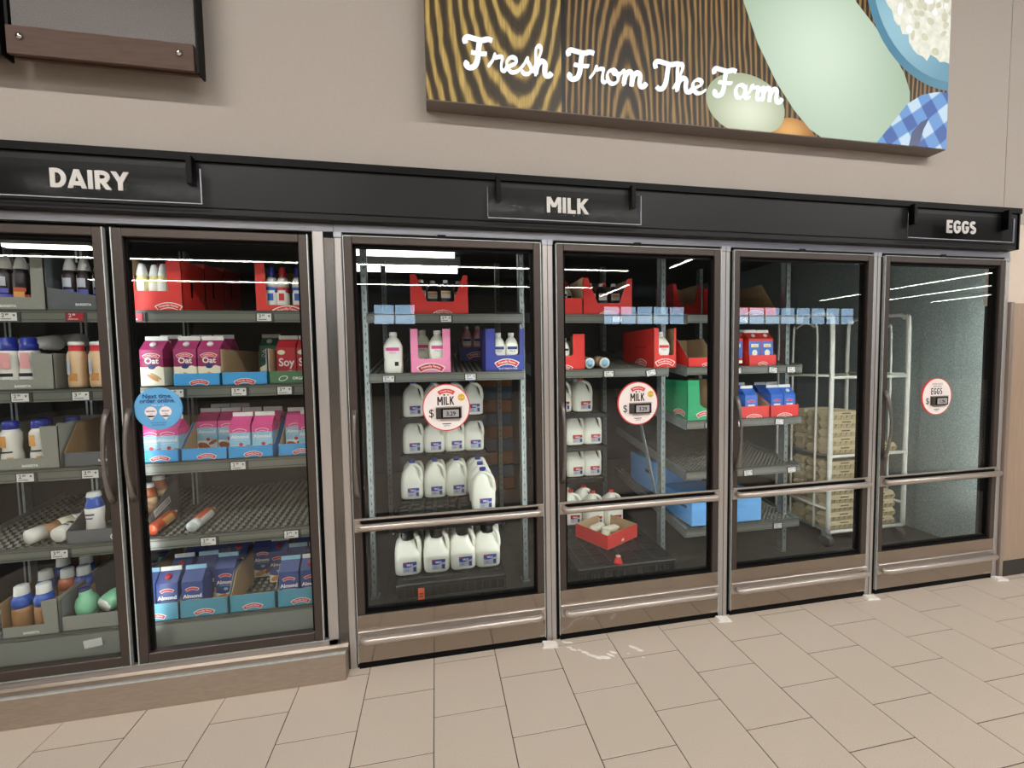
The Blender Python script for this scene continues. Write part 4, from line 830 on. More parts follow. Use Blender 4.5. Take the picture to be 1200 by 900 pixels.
# ---- second shelf
z2 = 1.389
tray('creamer_case', -1.46, -1.222, .13, .45, z2, 'grey_card', 'grey box around blue capped creamer bottles, second shelf', 'box', 'grey creamer boxes', front=lambda W: [(0, 0), (W, 0), (W, .155), (W*.66, .165), (W*.70, .045), (0, .045)], side=side_full(.16), hb=.15, inner='grey_card', extra=txt_print('BAREISTA', .0, .012))
for i, x in enumerate((-1.42, -1.347)): put('ITAL', ITAL, (x, .18, z2+.004), 'white creamer bottle with tall blue cap, %s on second shelf' % ['left', 'right'][i], 'bottle', 'blue capped bottles on the second shelf')
for i, (x, y) in enumerate(((-1.155, .165), (-1.072, .165), (-1.10, .25), (-1.02, .25))): put('BEIG', BEIG, (x, y, zb(1.386, y)), 'beige waisted creamer bottle with red collar, %s on second shelf' % ['front left', 'front right', 'rear left', 'rear right'][i], 'bottle', 'beige creamer bottles')
for i, (x, y, z, rz) in enumerate(((-1.30, .40, 1.60, 1.25), (-1.35, .33, 1.585, 1.35))): put('ITAL', ITAL, (x, y, z+.02), 'creamer bottle lying across top of the grey box, %s' % ['rear one', 'front one'][i], 'bottle', 'lying creamer bottles', rx=math.pi/2, rz=rz+math.pi)
for i, (x, y) in enumerate(((-.842, .18), (-.708, .185), (-.607, .185), (-.842, .29), (-.708, .29), (-.607, .29))): put('OAT', OAT, (x, y, zb(1.386, y-.03)+.003), 'maroon and cream Oat carton, %s' % ['standing alone at left in front', 'left one in blue tray', 'right one in blue tray', 'behind the lone one', 'rear left in blue tray', 'rear right in blue tray'][i], 'carton', 'oat drink cartons')
BT = 'blue almond trays'
tray('carton_tray', -.757, -.560, .13, .36, z2, 'blue_card', 'blue tray holding oat cartons on second shelf', 'tray', 'blue carton trays', lip=.058, side=lambda D: [(0, 0), (D, 0), (D, .06), (0, .058)], hb=.06, lg=(.55, .020, .075))
tray('carton_tray', -.553, -.355, .13, .55, z2, 'blue_card', 'blue tray with one green carton at its back, second shelf', 'tray', 'blue carton trays', lip=.06, side=side_full(.17), hb=.17, lg=(.5, .020, .085))
put('GRN', GRN, (-.425, .40, zb(1.386, .37)), 'dark green carton at back of the blue tray', 'carton', None)
tray('carton_tray', -.347, -.145, .13, .5, z2, 'dgreen_card', 'green Organic tray holding red soy cartons', 'tray', None, lip=.062, side=side_full(.17), hb=.17, extra=lambda p, q: (text(p, 'ORGANIC', .045, .020, .018, 'white', -.0006, bold=.0006), p.poly(ell(-.038, .026, .022, .012, 12, .3), -.0006, 'white'), p.poly(ell(-.038, .026, .018, .009, 12, .3), -.001, 'dgreen_card')))
for i, (x, y) in enumerate(((-.285, .23), (-.192, .23))): put('SOY', SOY, (x, y, z2+.012), 'red Soy carton, %s in the green tray' % ['left', 'right'][i], 'carton', 'soy cartons')
# ---- third shelf
z3 = 1.035
tray('creamer_case', -1.47, -1.225, .13, .5, z3, 'grey_card', 'grey box with blue capped bottles, third shelf', 'box', 'grey creamer boxes', front=lambda W: [(0, 0), (W, 0), (W, .19), (W*.72, .19), (W*.76, .05), (0, .05)], side=side_full(.2), hb=.2, inner='grey_card', extra=txt_print('BAREISTA', .01, .012))
tray('creamer_case', -1.212, -.93, .135, .5, z3, 'slate_card', 'low front grey box, third shelf beside the door handle', 'box', 'grey creamer boxes', lip=.065, side=lambda D: [(0, 0), (D, 0), (D, .22), (.08, .19), (0, .065)], hb=.2, inner='kraft_dark', extra=txt_print('BAREISTA', .02, .02))
for i, (x, y) in enumerate(((-1.435, .175), (-1.335, .185), (-1.38, .27), (-1.29, .30))): put('BLUC', BLUC, (x, y, z3+.01), 'white creamer bottle with blue cap, third shelf, %s' % ['front left', 'front right', 'rear left', 'rear right'][i], 'bottle', 'blue capped bottles on the third shelf')
put('BLUC', BLUC, (-1.06, .21, z3+.035), 'blue capped bottle with red mark leaning in low grey box', 'bottle', None, ry=.08)
al_side = lambda D: [(0, 0), (D, 0), (D, .185), (.13, .165), (.02, .058), (0, .058)]
for i, (x0, x1) in enumerate(((-.925, -.752), (-.742, -.547), (-.543, -.345), (-.322, -.13))): tray('carton_tray', x0, x1, .13, .5, z3, 'blue_card', 'blue almond tray on third shelf, %s from the left' % ['first', 'second', 'third', 'fourth'][i], 'tray', BT, lip=.058, side=al_side, hb=.18, lg=((.55, .022, .075)))
for i, (x, y) in enumerate(((-.873, .185), (-.80, .185), (-.69, .30), (-.595, .30), (-.493, .185), (-.394, .185), (-.265, .25), (-.185, .185), (-.69, .40), (-.595, .40), (-.493, .29), (-.394, .29))): put('ALM', ALM, (x, y, zb(1.032, y-.05)+.004), 'pink and pale blue Almond carton, %s' % ['left one behind blue sticker', 'right one below blue sticker', 'set back left in second tray', 'set back right in second tray', 'front left in third tray', 'front right in third tray', 'left one in fourth tray', 'right one in fourth tray', 'rear left in second tray', 'rear right in second tray', 'rear left in third tray', 'rear right in third tray'][i], 'carton', 'almond drink cartons, third shelf')
# ---- fourth shelf
z4 = .679
def barcode(p, q):
    mm = MB().box(-.0003, .0003, .10, .23, .04, .075, 'white')
    for k in range(16): mm.box(-.0006, .0006, .106+k*.0075, .109+k*.0075, .044, .071, 'ink_black')
    p.merge(mm, Matrix.Translation((q+.0005, 0, 0)) @ Matrix.Rotation(.30, 4, 'X'))
tray('creamer_case', -1.225, -.918, .135, .42, z4, 'slate_card', 'grey box with sloping barcode side and blue shouldered bottle, fourth shelf', 'box', 'grey creamer boxes', lip=.062, side=lambda D: [(0, 0), (D, 0), (D, .245), (0, .062)], hb=.22, inner='slate_card', extra=lambda p, q: (barcode(p, q), p.poly(ell(.035, .022, .018, .016, 16), -.0006, 'white'), p.poly(ell(.035, .020, .012, .011, 14), -.001, 'slate_card'), p.poly(ell(.035, .019, .006, .006, 10), -.0014, 'white')))
put('SHLD', SHLD, (-1.150, .195, z4+.035), 'white bottle with blue shoulder in low grey box', 'bottle', None)
for i, (x, y, z) in enumerate(((-1.09, .26, z4+.05), (-1.04, .30, z4+.07), (-1.10, .36, z4+.07), (-.960, .25, z4+.045), (-.962, .335, z4+.06))): put('ORSH', ORSH, (x, y, z), 'bottle with orange shoulder and white cap, %s' % ['just behind the blue shouldered one', 'beside door edge', 'rear one in low grey box', 'nearer one against the barcode side', 'rear one against the barcode side'][i], 'bottle', 'orange shouldered bottles')
put('SHLD', SHLD, (-.958, .172, z4+.01), 'blue shouldered bottle against the barcode side', 'bottle', None)
put('LYB', LYB, (-1.395, .155, z4+.038), 'brown and white bottle lying base forward on fourth shelf, left one', 'bottle', 'lying bottles', rx=-math.pi/2+.13, rz=-.55)
put('ITAL', ITAL, (-1.275, .155, z4+.038), 'white bottle lying base forward against low grey box', 'bottle', 'lying bottles', rx=-math.pi/2+.13, rz=-.12)
put('CANP', CANP, (-.897, .15, z4+.030), 'orange topping can lying beside the barcode box', 'can', 'lying topping cans', rx=-math.pi/2+.13)
put('CANO', CANO, (-.728, .15, z4+.030), 'white and orange topping can lying alone on rollers', 'can', 'lying topping cans', rx=-math.pi/2+.13, rz=-.05)
# ---- bottom shelf
z5 = .275
tray('creamer_case', -1.49, -1.275, .13, .5, z5, 'grey_card', 'grey box of brown bottles on the bottom shelf', 'box', 'grey creamer boxes', front=lambda W: [(0, 0), (W, 0), (W, .165), (W*.70, .155), (W*.74, .05), (0, .05)], side=lambda D: [(0, 0), (D, 0), (D, .21), (0, .165)], hb=.2, inner='kraft_dark', extra=txt_print('BAREISTA', .0, .012))
tray('creamer_case', -1.268, -1.0, .135, .52, z5, 'grey_card', 'grey box of pale green bottles on the bottom shelf', 'box', 'grey creamer boxes', lip=.07, side=lambda D: [(0, 0), (D, 0), (D, .22), (0, .15)], hb=.2, inner='slate_card')
for i, (x, y, kk) in enumerate(((-1.448, .18, 0), (-1.362, .18, 0), (-1.44, .29, 0), (-1.35, .29, 1), (-1.29, .30, 0), (-1.45, .40, 0), (-1.35, .40, 0))): put(['BRWN', 'BRWR'][kk], [BRWN, BRWR][kk], (x, y, zb(.275, y)+.012), 'brown bottle with coloured shoulder and white cap, %s' % ['front left', 'front right', 'middle left', 'middle, with red shoulder', 'beside the green bottles', 'rear left', 'rear right'][i], 'bottle', 'brown bottles on the bottom shelf')
for i, (x, y, ry) in enumerate(((-1.205, .20, -.10), (-1.055, .215, .05), (-1.14, .36, 0), (-1.03, .36, 0), (-1.03, .45, 0))): put('GREN', GREN, (x, y, zb(.275, y)+.025), 'pale green bottle with navy cap, %s' % ['tilted, front left', 'front right', 'rear left', 'rear right', 'hindmost'][i], 'bottle', 'green bottles', ry=ry)
put('GREN', GREN, (-1.125, .165, z5+.085), 'pale green bottle lying with its white base forward', 'bottle', None, rx=-math.pi/2+.3, rz=-.45)
tsd = lambda D: [(0, 0), (D, 0), (D, .2), (.08, .17), (.02, .085), (0, .085)]
for i, (x0, x1) in enumerate(((-.99, -.792), (-.786, -.580), (-.572, -.368), (-.357, -.145))): tray('carton_tray', x0, x1, .13, .55, z5, 'teal_card', 'teal almond tray on bottom shelf, %s from the left' % ['first', 'second', 'third', 'fourth'][i], 'tray', 'teal almond trays', lip=.085, side=tsd, hb=.2, lg=(.5, .028, .082), inner='kraft')
for i, (x, y, rd) in enumerate(((-.845, .19, 1), (-.735, .185, 0), (-.63, .27, 0), (-.845, .30, 1), (-.735, .30, 0), (-.845, .41, 0), (-.735, .41, 0), (-.63, .41, 1), (-.52, .44, 0), (-.42, .38, 1), (-.305, .185, 0), (-.205, .185, 1), (-.305, .30, 0), (-.205, .30, 1), (-.305, .41, 0), (-.94, .19, 0))):
    put('NAR' if rd else 'NAV', NAR if rd else NAV, (x, y, zb(.275, y-.05)+.004), 'navy Almond carton on bottom shelf, %s' % ['red capped, front of first tray', 'front left of second tray', 'set back right of second tray', 'second row of first tray', 'second row of second tray', 'third row of first tray', 'third row left of second tray', 'third row right of second tray', 'rear left of third tray', 'rear right of third tray', 'front left of fourth tray', 'red capped, front right of fourth tray', 'second row left of fourth tray', 'second row right of fourth tray', 'third row of fourth tray', 'at the door edge of first tray'][i], 'carton', 'navy almond cartons')

# ================================================================== milk cooler contents
def jug(kind):
    lab, cap = ('jug_blue', 'cap_blue') if kind == 'b' else ('jug_red', 'cap_red')
    def mk():
        t = blank('milk_jug')
        S = [(0, 0, 0, .060, .060, .55), (.003, 0, 0, .068, .068, .5), (.010, 0, 0, .0735, .0735, .45), (.05, 0, 0, .0755, .0755, .42), (.105, 0, 0, .0755, .0755, .42), (.125, -.003, .001, .072, .074, .45), (.15, -.012, .003, .061, .070, .5), (.175, -.014, .004, .055, .063, .6), (.20, -.010, .004, .044, .050, .7), (.22, -.004, .002, .030, .033, .85), (.232, 0, 0, .021, .021, 1), (.243, 0, 0, .019, .019, 1)]
        m = MB().loft(S, 'milk', 24)
        m.build('body', t)
        h = MB().tube(smooth3([(-.004, -.012, .228), (.026, -.02, .224), (.050, -.028, .208), (.062, -.034, .18), (.066, -.037, .15), (.066, -.038, .118), (.058, -.034, .10)]), .0125, 'milk', 10); h.build('handle', t)
        MB().lathe([(.0205, .240), (.0205, .256), (.019, .259), (.01, .260)], cap, n=18).build('cap', t)
        p = MB(); y = -.0766
        p.poly(rect(-.026, .050, .022, .082), y, 'jug_grey').poly([(-.026, .055), (-.026, .082), (.05, .082), (.05, .066), (.03, .060), (.012, .052), (-.01, .05)], y-.0004, lab).poly(rect(-.024, -.004, .074, .081), y-.0008, 'logo_red').poly(rect(.030, .047, .026, .052), y-.0006, 'ink_navy')
        text(p, 'MILK', .012, .060, .016, 'white', y-.0008, bold=.0006); text(p, '2%' if kind == 'b' else 'D', -.005, .030, .018, lab, y-.0008); p.build('label_print', t)
        return t
    return mk
def smooth3(p, k=4):
    r = []; n = len(p)
    for i in range(n-1):
        a, b, c, d = p[max(i-1, 0)], p[i], p[i+1], p[min(i+2, n-1)]
        for j in range(k):
            t = j/k; r.append(tuple(.5*((2*b[q])+(-a[q]+c[q])*t+(2*a[q]-5*b[q]+4*c[q]-d[q])*t*t+(-a[q]+3*b[q]-3*c[q]+d[q])*t**3) for q in (0, 1, 2)))
    return r+[p[-1]]
JB, JR = jug('b'), jug('r')
def place_jug(kind, x, y, z, label, grp): return put('jug'+kind, JB if kind == 'b' else JR, (x, y, z), label, 'milk jug', grp, rz=random.uniform(-.05, .05))
def dolly(x0, x1, y0, y1, zt, label):
    t = thing('milk_dolly', label, 'dolly', ((x0+x1)/2, (y0+y1)/2, 0), 0, 'black milk dollies')
    m = MB().box(x0, x1, y0, y1, zt-.025, zt, 'dolly', .006).box(x0+.01, x1-.01, y0+.012, y1-.01, zt-.09, zt-.025, 'dolly'); m.build('deck', t, True)
    n = int((x1-x0)/.042); s = MB()
    for k in range(n+1):
        x = x0+.006+(x1-x0-.016)*k/n; s.box(x, x+.005, y0+.002, y0+.014, zt-.085, zt-.02, 'dolly_rib')
    s.box(x0, x1, y0, y0+.012, zt-.09, zt-.082, 'dolly_rib').box(x0, x1, y0, y0+.012, zt-.028, zt-.020, 'dolly_rib'); s.build('front_grille', t, True)
    r = MB()
    for k in range(7):
        x = x0+.04+(x1-x0-.09)*k/6; r.box(x, x+.008, y0+.04, y1-.03, zt, zt+.006, 'dolly_rib')
    for k in range(9):
        y = y0+.05+(y1-y0-.1)*k/8; r.box(x0+.03, x1-.03, y, y+.008, zt, zt+.006, 'dolly_rib')
    tag(r.build('deck_ribs', t, True), kind='stuff')
    for x in (x0+.08, x1-.08):
        for y in (y0+.1, y1-.1): MB().lathe([(.02, -.014), (.045, -.014), (.045, .014), (.02, .014)], 'caster', n=14).xf(Matrix.Translation((x, y, .045)) @ Matrix.Rotation(math.pi/2, 4, 'Y')).build('wheel', t, True); MB().box(x-.03, x+.03, y-.03, y+.03, .08, zt-.08, 'caster').build('fork', t, True)
    return t
def divider(x0, x1, y0, y1, z, label, collars=None):
    t = thing('stacking_tray', label, 'tray', ((x0+x1)/2, (y0+y1)/2, z), 0, 'black stacking trays between the jugs')
    MB().box(x0, x1, y0, y1, z-.016, z-.008, 'dolly', .003).build('plate', t, True)
    r = MB(); pitch = .0775; nx = int((x1-x0)/pitch); ny = int((y1-y0)/pitch)
    for i in range(nx):
        for j in range(ny):
            cx = x0+pitch*(i+.5); cy = y0+pitch*(j+.5)
            for (ra, rb) in ((.036, .029),):
                vs = [(cx+rr*math.cos(a), cy+rr*math.sin(a), zz) for rr, zz in ((ra, z-.008), (ra-.002, z-.0005), (rb+.002, z-.0005), (rb, z-.008)) for a in [2*math.pi*k/8+.39 for k in range(8)]]
                r.add(vs, [(b*8+k, b*8+(k+1) % 8, b*8+8+(k+1) % 8, b*8+8+k) for b in range(3) for k in range(8)], 'dolly_rib')
    tag(r.build('cell_rings', t, True), kind='stuff')
    MB().box(x0, x1, y0, y0+.008, z-(.018 if collars else .040), z-.006, 'dolly').box(x0, x0+.008, y0, y1, z-.040, z-.006, 'dolly').box(x1-.008, x1, y0, y1, z-.04, z-.006, 'dolly').build('skirt', t, True)
    for c in (collars or []):
        MB().lathe([(.060, z-.010), (.054, z-.030), (.040, z-.038), (.038, z-.080)], 'clear_plastic', (c[0], c[1], 0), 8, smooth=False).build('collar', t, True)
    return t
# stack behind the first milk door
dolly(.195, .815, .235, 1.25, .262, 'black dolly under the blue capped milk jugs')
tag(recenter(MB().box(.318, .352, .224, .232, .165, .235, 'orange_tag').poly(rect(.326, .345, .205, .211), .2235, 'black').poly(rect(.326, .345, .190, .196), .2235, 'black').box(.322, .348, .222, .232, .148, .158, 'orange_tag').build('dolly_tag'), (.335, .228, .148)), 'small orange tag on front of black dolly', 'tag')
cx4 = [.268, .425, .580, .737]
W4 = ['leftmost', 'second', 'third', 'rightmost']
for i, x in enumerate((.262, .424, .575, .722)): place_jug('b', x, .385, .270, 'blue capped milk jug in the lowest row on the dolly, %s of four' % W4[i], 'blue capped jugs')
for i, x in enumerate(cx4): place_jug('b', x, .56, .270, 'blue capped milk jug in the lowest row, behind the %s one' % W4[i], 'blue capped jugs')
divider(.185, .815, .30, 1.25, .551, 'black stacking tray just behind the silver push bar', [(x, .36) for x in (.262, .424, .575, .722)])
for i, x in enumerate((.268, .424, .572)):
    for j in range(2): place_jug('b', x, .865+.155*j, .552, 'blue capped milk jug on the stacking tray, %s column, %s' % (W4[i], ['front', 'rear'][j]), 'blue capped jugs')
for j in range(4): place_jug('b', .722, .54+.155*j, .552, 'blue capped milk jug in right column on stacking tray, %s from front' % ['first', 'second', 'third', 'fourth'][j], 'blue capped jugs')
divider(.185, .81, .96, 1.5, .822, 'black stacking tray under the row of four middle jugs')
for i, x in enumerate((.272, .424, .570, .716)): place_jug('b', x, 1.06, .823, 'blue capped milk jug in the row below the MILK sign, %s of four' % W4[i], 'blue capped jugs')
divider(.185, .81, .95, 1.5, 1.092, 'black stacking tray under the top row of jugs')
for i, x in enumerate((.280, .430, .575, .712)): place_jug('b', x, 1.04, 1.093, 'milk jug in the top row beside the MILK sign, %s of four' % W4[i], 'blue capped jugs')
# stack behind the second milk door
dolly(1.27, 1.93, .30, 1.25, .200, 'black dolly under the red tray')
for i, (x, y) in enumerate(((1.615, .94), (1.765, .93), (1.46, 1.0), (1.60, 1.10), (1.45, 1.15))): place_jug('r', x, y, .283-.07, 'red capped milk jug in the lowest row, %s' % ['front left', 'front right', 'far left', 'behind front left', 'rear far left'][i], 'red capped jugs')
divider(1.22, 1.75, 1.02, 1.5, .551, 'black stacking tray above the lowest red capped jugs')
for i, x in enumerate((1.37, 1.525, 1.672)): place_jug('r', x, 1.12, .552, 'red capped milk jug in second row up, %s of three' % ['left', 'middle', 'right'][i], 'red capped jugs')
divider(1.2, 1.74, .94, 1.5, .822, 'black stacking tray under third row of red capped jugs')
for i, x in enumerate((1.345, 1.50, 1.645)): place_jug('r', x, 1.045, .823, 'red capped milk jug in third row up, %s of three' % ['left', 'middle', 'right'][i], 'red capped jugs')
divider(1.2, 1.70, .85, 1.45, 1.092, 'black stacking tray under the top red capped jugs')
for i, (x, y) in enumerate(((1.53, .945), (1.37, .96), (1.53, 1.10), (1.37, 1.12), (1.53, 1.25))): place_jug('r', x, y, 1.093, 'red capped milk jug in top row, %s' % ['front right', 'front left', 'middle right', 'middle left', 'rear right'][i], 'red capped jugs')
# red tray with paper on the second dolly
t = thing('cardboard_tray', 'open red cardboard tray with white packets standing on black dolly', 'tray', (1.625, .70, .207), .48); 
m = MB(); a, b, hh = .165, .145, .095
for (x0, x1, y0, y1) in ((-a, a, -b, -b+.003), (-a, a, b-.003, b), (-a, -a+.003, -b, b), (a-.003, a, -b, b)): m.box(x0, x1, y0, y1, 0, hh, 'red_card')
for (x0, x1, y0, y1) in ((-a+.004, a-.004, -b+.0032, -b+.0045), (-a+.004, a-.004, b-.0045, b-.0032), (-a+.0032, -a+.0045, -b+.004, b-.004), (a-.0045, a-.0032, -b+.004, b-.004)): m.box(x0, x1, y0, y1, .003, hh+.001, 'kraft')
m.box(-a, a, -b, b, 0, .003, 'kraft'); m.build('card_box', t)
p = MB(); p.poly(ell(0.0, .025, .016, .010, 14), -b-.0006, 'white'); text(p, 'THIS SIDE UP', 0, .07, .016, 'red_carton', -b-.0006); p.build('print', t)
for i, (x, y, rz) in enumerate(((1.60, .66, .9), (1.66, .72, .2), (1.57, .74, .5))):
    mm = MB().lathe([(.012, -.07), (.026, -.062), (.027, .05), (.014, .066), (.010, .08)], 'cream', n=12).xf(Matrix.Rotation(math.pi/2, 4, 'Y')); wrp = MB()
    o = mm.build('cream_bottle'); o.location = (x, y, .24+.012*i); o.rotation_euler = (0, 0, rz); tag(o, 'white cream bottle lying in the red cardboard tray, %s' % ['front', 'right', 'left'][i], 'bottle', 'bottles in the red tray')
mm = MB().lathe([(.030, 0, 'red_card'), (.026, .012, 'red_card'), (.017, .035, 'red_card'), (.016, .045, 'cream'), (.010, .050, 'cream')], 'red_card', n=16); tag(mm.build('bottle_cap', None, False, (1.50, .17, 0.205)), 'small red and white cap piece on front edge of second dolly', 'cap'); bpy.data.objects['bottle_cap'].location = (1.545, .33, .2)
# ---- rack shelves above the milk
def big_bottle(body, lab, cap='cap_white', sq=.055, H=.25):
    def mk():
        t = blank('milk_bottle')
        MB().loft([(0, 0, 0, sq*.9, sq*.9, .5), (.006, 0, 0, sq, sq, .5), (H*.30, 0, 0, sq, sq, .5), (H*.34, 0, 0, sq*.95, sq*.95, .5), (H*.40, 0, 0, sq, sq, .5), (H*.66, 0, 0, sq, sq, .5), (H*.80, 0, 0, sq*.72, sq*.72, .7), (H*.88, 0, 0, sq*.40, sq*.40, 1), (H*.91, 0, 0, sq*.38, sq*.38, 1)], body, 20).build('body', t)
        MB().lathe([(sq*.44, H*.90), (sq*.44, H*.985), (sq*.40, H)], cap, n=16).build('cap', t)
        p = MB(); y = -sq-.0008; p.poly(rect(-sq*.8, sq*.8, H*.42, H*.64), y, 'white').poly(rect(-sq*.7, sq*.7, H*.54, H*.62), y-.0004, lab); text(p, 'MILK', 0, H*.47, .018, lab, y-.0004); p.poly(rect(sq*.2, sq*.6, H*.18, H*.28), y, 'ink_black'); p.build('label_print', t)
        return t
    return mk
MBT = big_bottle('milk', 'almond_pink'); RBT = big_bottle('milk', 'logo_red', sq=.050, H=.235); SBT = big_bottle('milk', 'ink_black', sq=.036, H=.19); DBT = big_bottle('sleeve_dark', 'oranges', sq=.036, H=.2)
def f_trap(W): return [(0, 0), (W, 0), (W, .235), (W*.91, .235), (W*.74, .075), (W*.29, .075), (W*.10, .235), (0, .235)]
def f_U(a, b, v, h): return lambda W: [(0, 0), (W, 0), (W, h), (W*b, h), (W*b, v+.012), (W*b-.012, v), (W*a+.012, v), (W*a, v+.012), (W*a, h), (0, h)]
S1, S2, S3, S4, S5 = 1.774, 1.419, 1.047, .692, .287
RL = ('white', 'red_card', 'white')
tray('milk_case', .307, .655, .515, .80, S1, 'red_card', 'red box with trapezoid opening on top shelf behind first milk door', 'box', 'red display boxes', front=f_trap, side=side_full(.235), hb=.235, lg=(.55, .012, .10, *RL))
for i, x in enumerate((.37, .44, .52, .60)): put('DBT', DBT, (x, .60+.03*(i % 2), S1+.02), 'dark bottle in the red box, %s of four' % W4[i], 'bottle', 'dark bottles in the red box')
put('MBT', MBT, (.195, .575, S2), 'milk bottle with pink label standing alone on rack shelf', 'bottle', None)
tray('milk_case', .298, .540, .515, .80, S2, 'pink_card', 'pink box with two milk bottles on rack shelf', 'box', None, front=f_U(.19, .80, .085, .265), side=side_full(.27), hb=.2, lg=(.5, .04, .15), inner='kraft')
put('MBT', MBT, (.462, .585, S2+.01), 'milk bottle with pink label in the pink box, right one', 'bottle', 'bottles in the pink box'); put('MBT', MBT, (.365, .68, S2+.02), 'milk bottle with pink label deep in the pink box', 'bottle', 'bottles in the pink box')
tray('milk_case', .752, 1.0, .515, .80, S2, 'navy_card', 'navy box of milk bottles at right end of rack shelf', 'box', 'navy boxes', front=f_U(.26, .88, .10, .265), side=side_full(.27), hb=.2, lg=(.55, .06, .14), extra=lambda p, q: text(p, 'BLUE RIBBON MILK', .02, .012, .014, 'white', -.0006))
for i, (x, y) in enumerate(((.845, .59), (.93, .59), (.86, .70))): put('SBT', big_bottle('milk', 'ink_navy', sq=.044, H=.235), (x, y, S2+.01), 'milk bottle in the navy box, %s' % ['left', 'right', 'rear'][i], 'bottle', 'bottles in the navy box')
tray('milk_case', .62, .88, .98, 1.25, S2+.07, 'navy_card', 'navy box set back on the rack shelf in shadow', 'box', 'navy boxes', lip=.10, side=side_full(.16), hb=.16, lg=(.5, .05, .14))
for i, x in enumerate((.68, .76)): put('PBT', big_bottle('sleeve_pink', 'ink_navy', sq=.04, H=.25), (x, 1.06, S2+.08), 'pinkish bottle in shaded navy box, %s' % ['left', 'right'][i], 'bottle', 'pink bottles')
# second milk door
tray('milk_case', 1.17, 1.392, .515, .80, S1, 'red_card', 'low red box at left of top shelf behind second milk door', 'box', 'red display boxes', lip=.105, side=side_full(.235), hb=.235)
for i, (x, y) in enumerate(((1.275, .58), (1.335, .66), (1.22, .60))): put('RB2', big_bottle('cream', 'ink_black', 'cap_red', .030, .19), (x, y, S1+.02), 'red capped cream bottle in low red box, %s' % ['front', 'rear', 'left'][i], 'bottle', 'red capped bottles')
tray('milk_case', 1.395, 1.735, .515, .80, S1, 'red_card', 'red box with trapezoid opening on top shelf behind second milk door', 'box', 'red display boxes', front=f_trap, side=side_full(.24), hb=.235, lg=(.5, .012, .10, *RL))
for i, x in enumerate((1.48, 1.56, 1.65)): put('DBT', DBT, (x, .62, S1+.02), 'dark bottle in second red box, %s' % ['left', 'middle', 'right'][i], 'bottle', 'dark bottles')
tray('milk_case', 1.40, 1.74, .95, 1.2, S1+.06, 'red_card', 'red box set back on the top shelf in shadow', 'box', 'red display boxes', front=f_trap, side=side_full(.24), hb=.235)
tray('milk_case', 1.19, 1.405, .515, .80, S2, 'red_card', 'red box with white bottles at left of second shelf', 'box', 'red display boxes', front=f_U(.05, .62, .09, .23), side=side_full(.23), hb=.2, lg=(.35, .02, .10, *RL))
for i, (x, y) in enumerate(((1.275, .57), (1.22, .59), (1.31, .66))): put('SB3', SBT, (x, y, S2+.02), 'white bottle in left red box on second shelf, %s' % ['front', 'left', 'rear'][i], 'bottle', 'white bottles in the red box')
for i, x in enumerate((1.443, 1.548)):
    def mkc():
        t = blank('canister'); MB().lathe([(.020, 0, 'cap_white'), (.033, .0, 'cap_white'), (.036, .006, 'bottle_brown'), (.036, .04, 'cream'), (.036, .14, 'cream')], n=20).build('body', t); MB().lathe([(.024, -.001), (.024, .0015)], 'almond_sky', n=16).build('base_print', t); return t
    put('CANI', mkc, (x, .53, S2+.040), 'round canister lying base forward on second rack shelf, %s one' % ['left', 'right'][i], 'canister', 'lying canisters', rx=-math.pi/2+.1)
def redside(p, q):
    mm = MB(); logo(mm, 0, .045, .15, 0, 'white', 'red_card', 'white'); text(mm, 'NATURALLY RICH', 0, .14, .02, 'ink_black', 0); p.merge(mm, Matrix.Translation((-q-.0006, .18, 0)) @ Matrix.Rotation(-math.pi/2, 4, 'Z'))
tray('milk_case', 1.892, 2.058, .515, .98, S2, 'red_card', 'large red box with text on its side at right of second shelf', 'box', 'red display boxes', front=f_U(.22, .90, .085, .268), side=side_full(.268), hb=.2, lg=(.5, .045, .13, *RL), extra=redside)
for i, (x, y) in enumerate(((1.975, .58), (1.975, .69), (1.975, .80))): put('RBT', RBT, (x, y, S2+.008+SL*.1*i), 'milk bottle with red label in large red box, %s' % ['front', 'middle', 'rear'][i], 'bottle', 'red label bottles')
# third rack
tray('milk_case', 2.150, 2.36, .515, .85, S2, 'red_card', 'red box with low front at left of third rack', 'box', 'red display boxes', lip=.065, side=lambda D: [(0, 0), (D, 0), (D, .2), (.14, .2), (.01, .065), (0, .065)], hb=.2, lg=(.7, .02, .08, *RL))
tray('milk_case', 2.30, 2.55, .95, 1.2, S1+.06, 'red_card', 'red box in shadow high on the third rack', 'box', 'red display boxes', front=f_trap, side=side_full(.24), hb=.235)
tray('milk_case', 2.50, 2.835, .515, .86, S1, 'red_card', 'empty red box showing brown inside on top of third rack', 'box', 'red display boxes', lip=.055, side=lambda D: [(0, 0), (D, 0), (D, .24), (.13, .24), (.01, .055), (0, .055)], hb=.235, lg=(.5, .02, .12, *RL), inner='kraft_dark')
tray('carton_tray', 2.625, 2.845, .515, .80, S2, 'red_card', 'red tray with two red and blue cartons on third rack', 'tray', 'red carton trays', lip=.075, side=lambda D: [(0, 0), (D, 0), (D, .15), (.12, .15), (0, .075)], hb=.15, lg=(.5, .02, .07, *RL))
for i, (x, y) in enumerate(((2.685, .585), (2.787, .585), (2.685, .70), (2.787, .70), (2.53, .575))): put('RDC', RDC, (x, y, S2+.02+(.012 if y > .6 else 0)), 'red carton with blue panel, %s' % ['front left in red tray', 'front right in red tray', 'rear left in red tray', 'rear right in red tray', 'standing left of the red tray'][i], 'carton', 'red and blue cartons')
def f_green(W): return [(0, 0), (W, 0), (W, .085), (W*.62, .085), (W*.45, .11), (W*.40, .28), (0, .285)]
def greenside(p, q):
    mm = MB(); logo(mm, 0, .06, .13, 0); p.merge(mm, Matrix.Translation((-q-.0006, .10, 0)) @ Matrix.Rotation(-math.pi/2, 4, 'Z'))
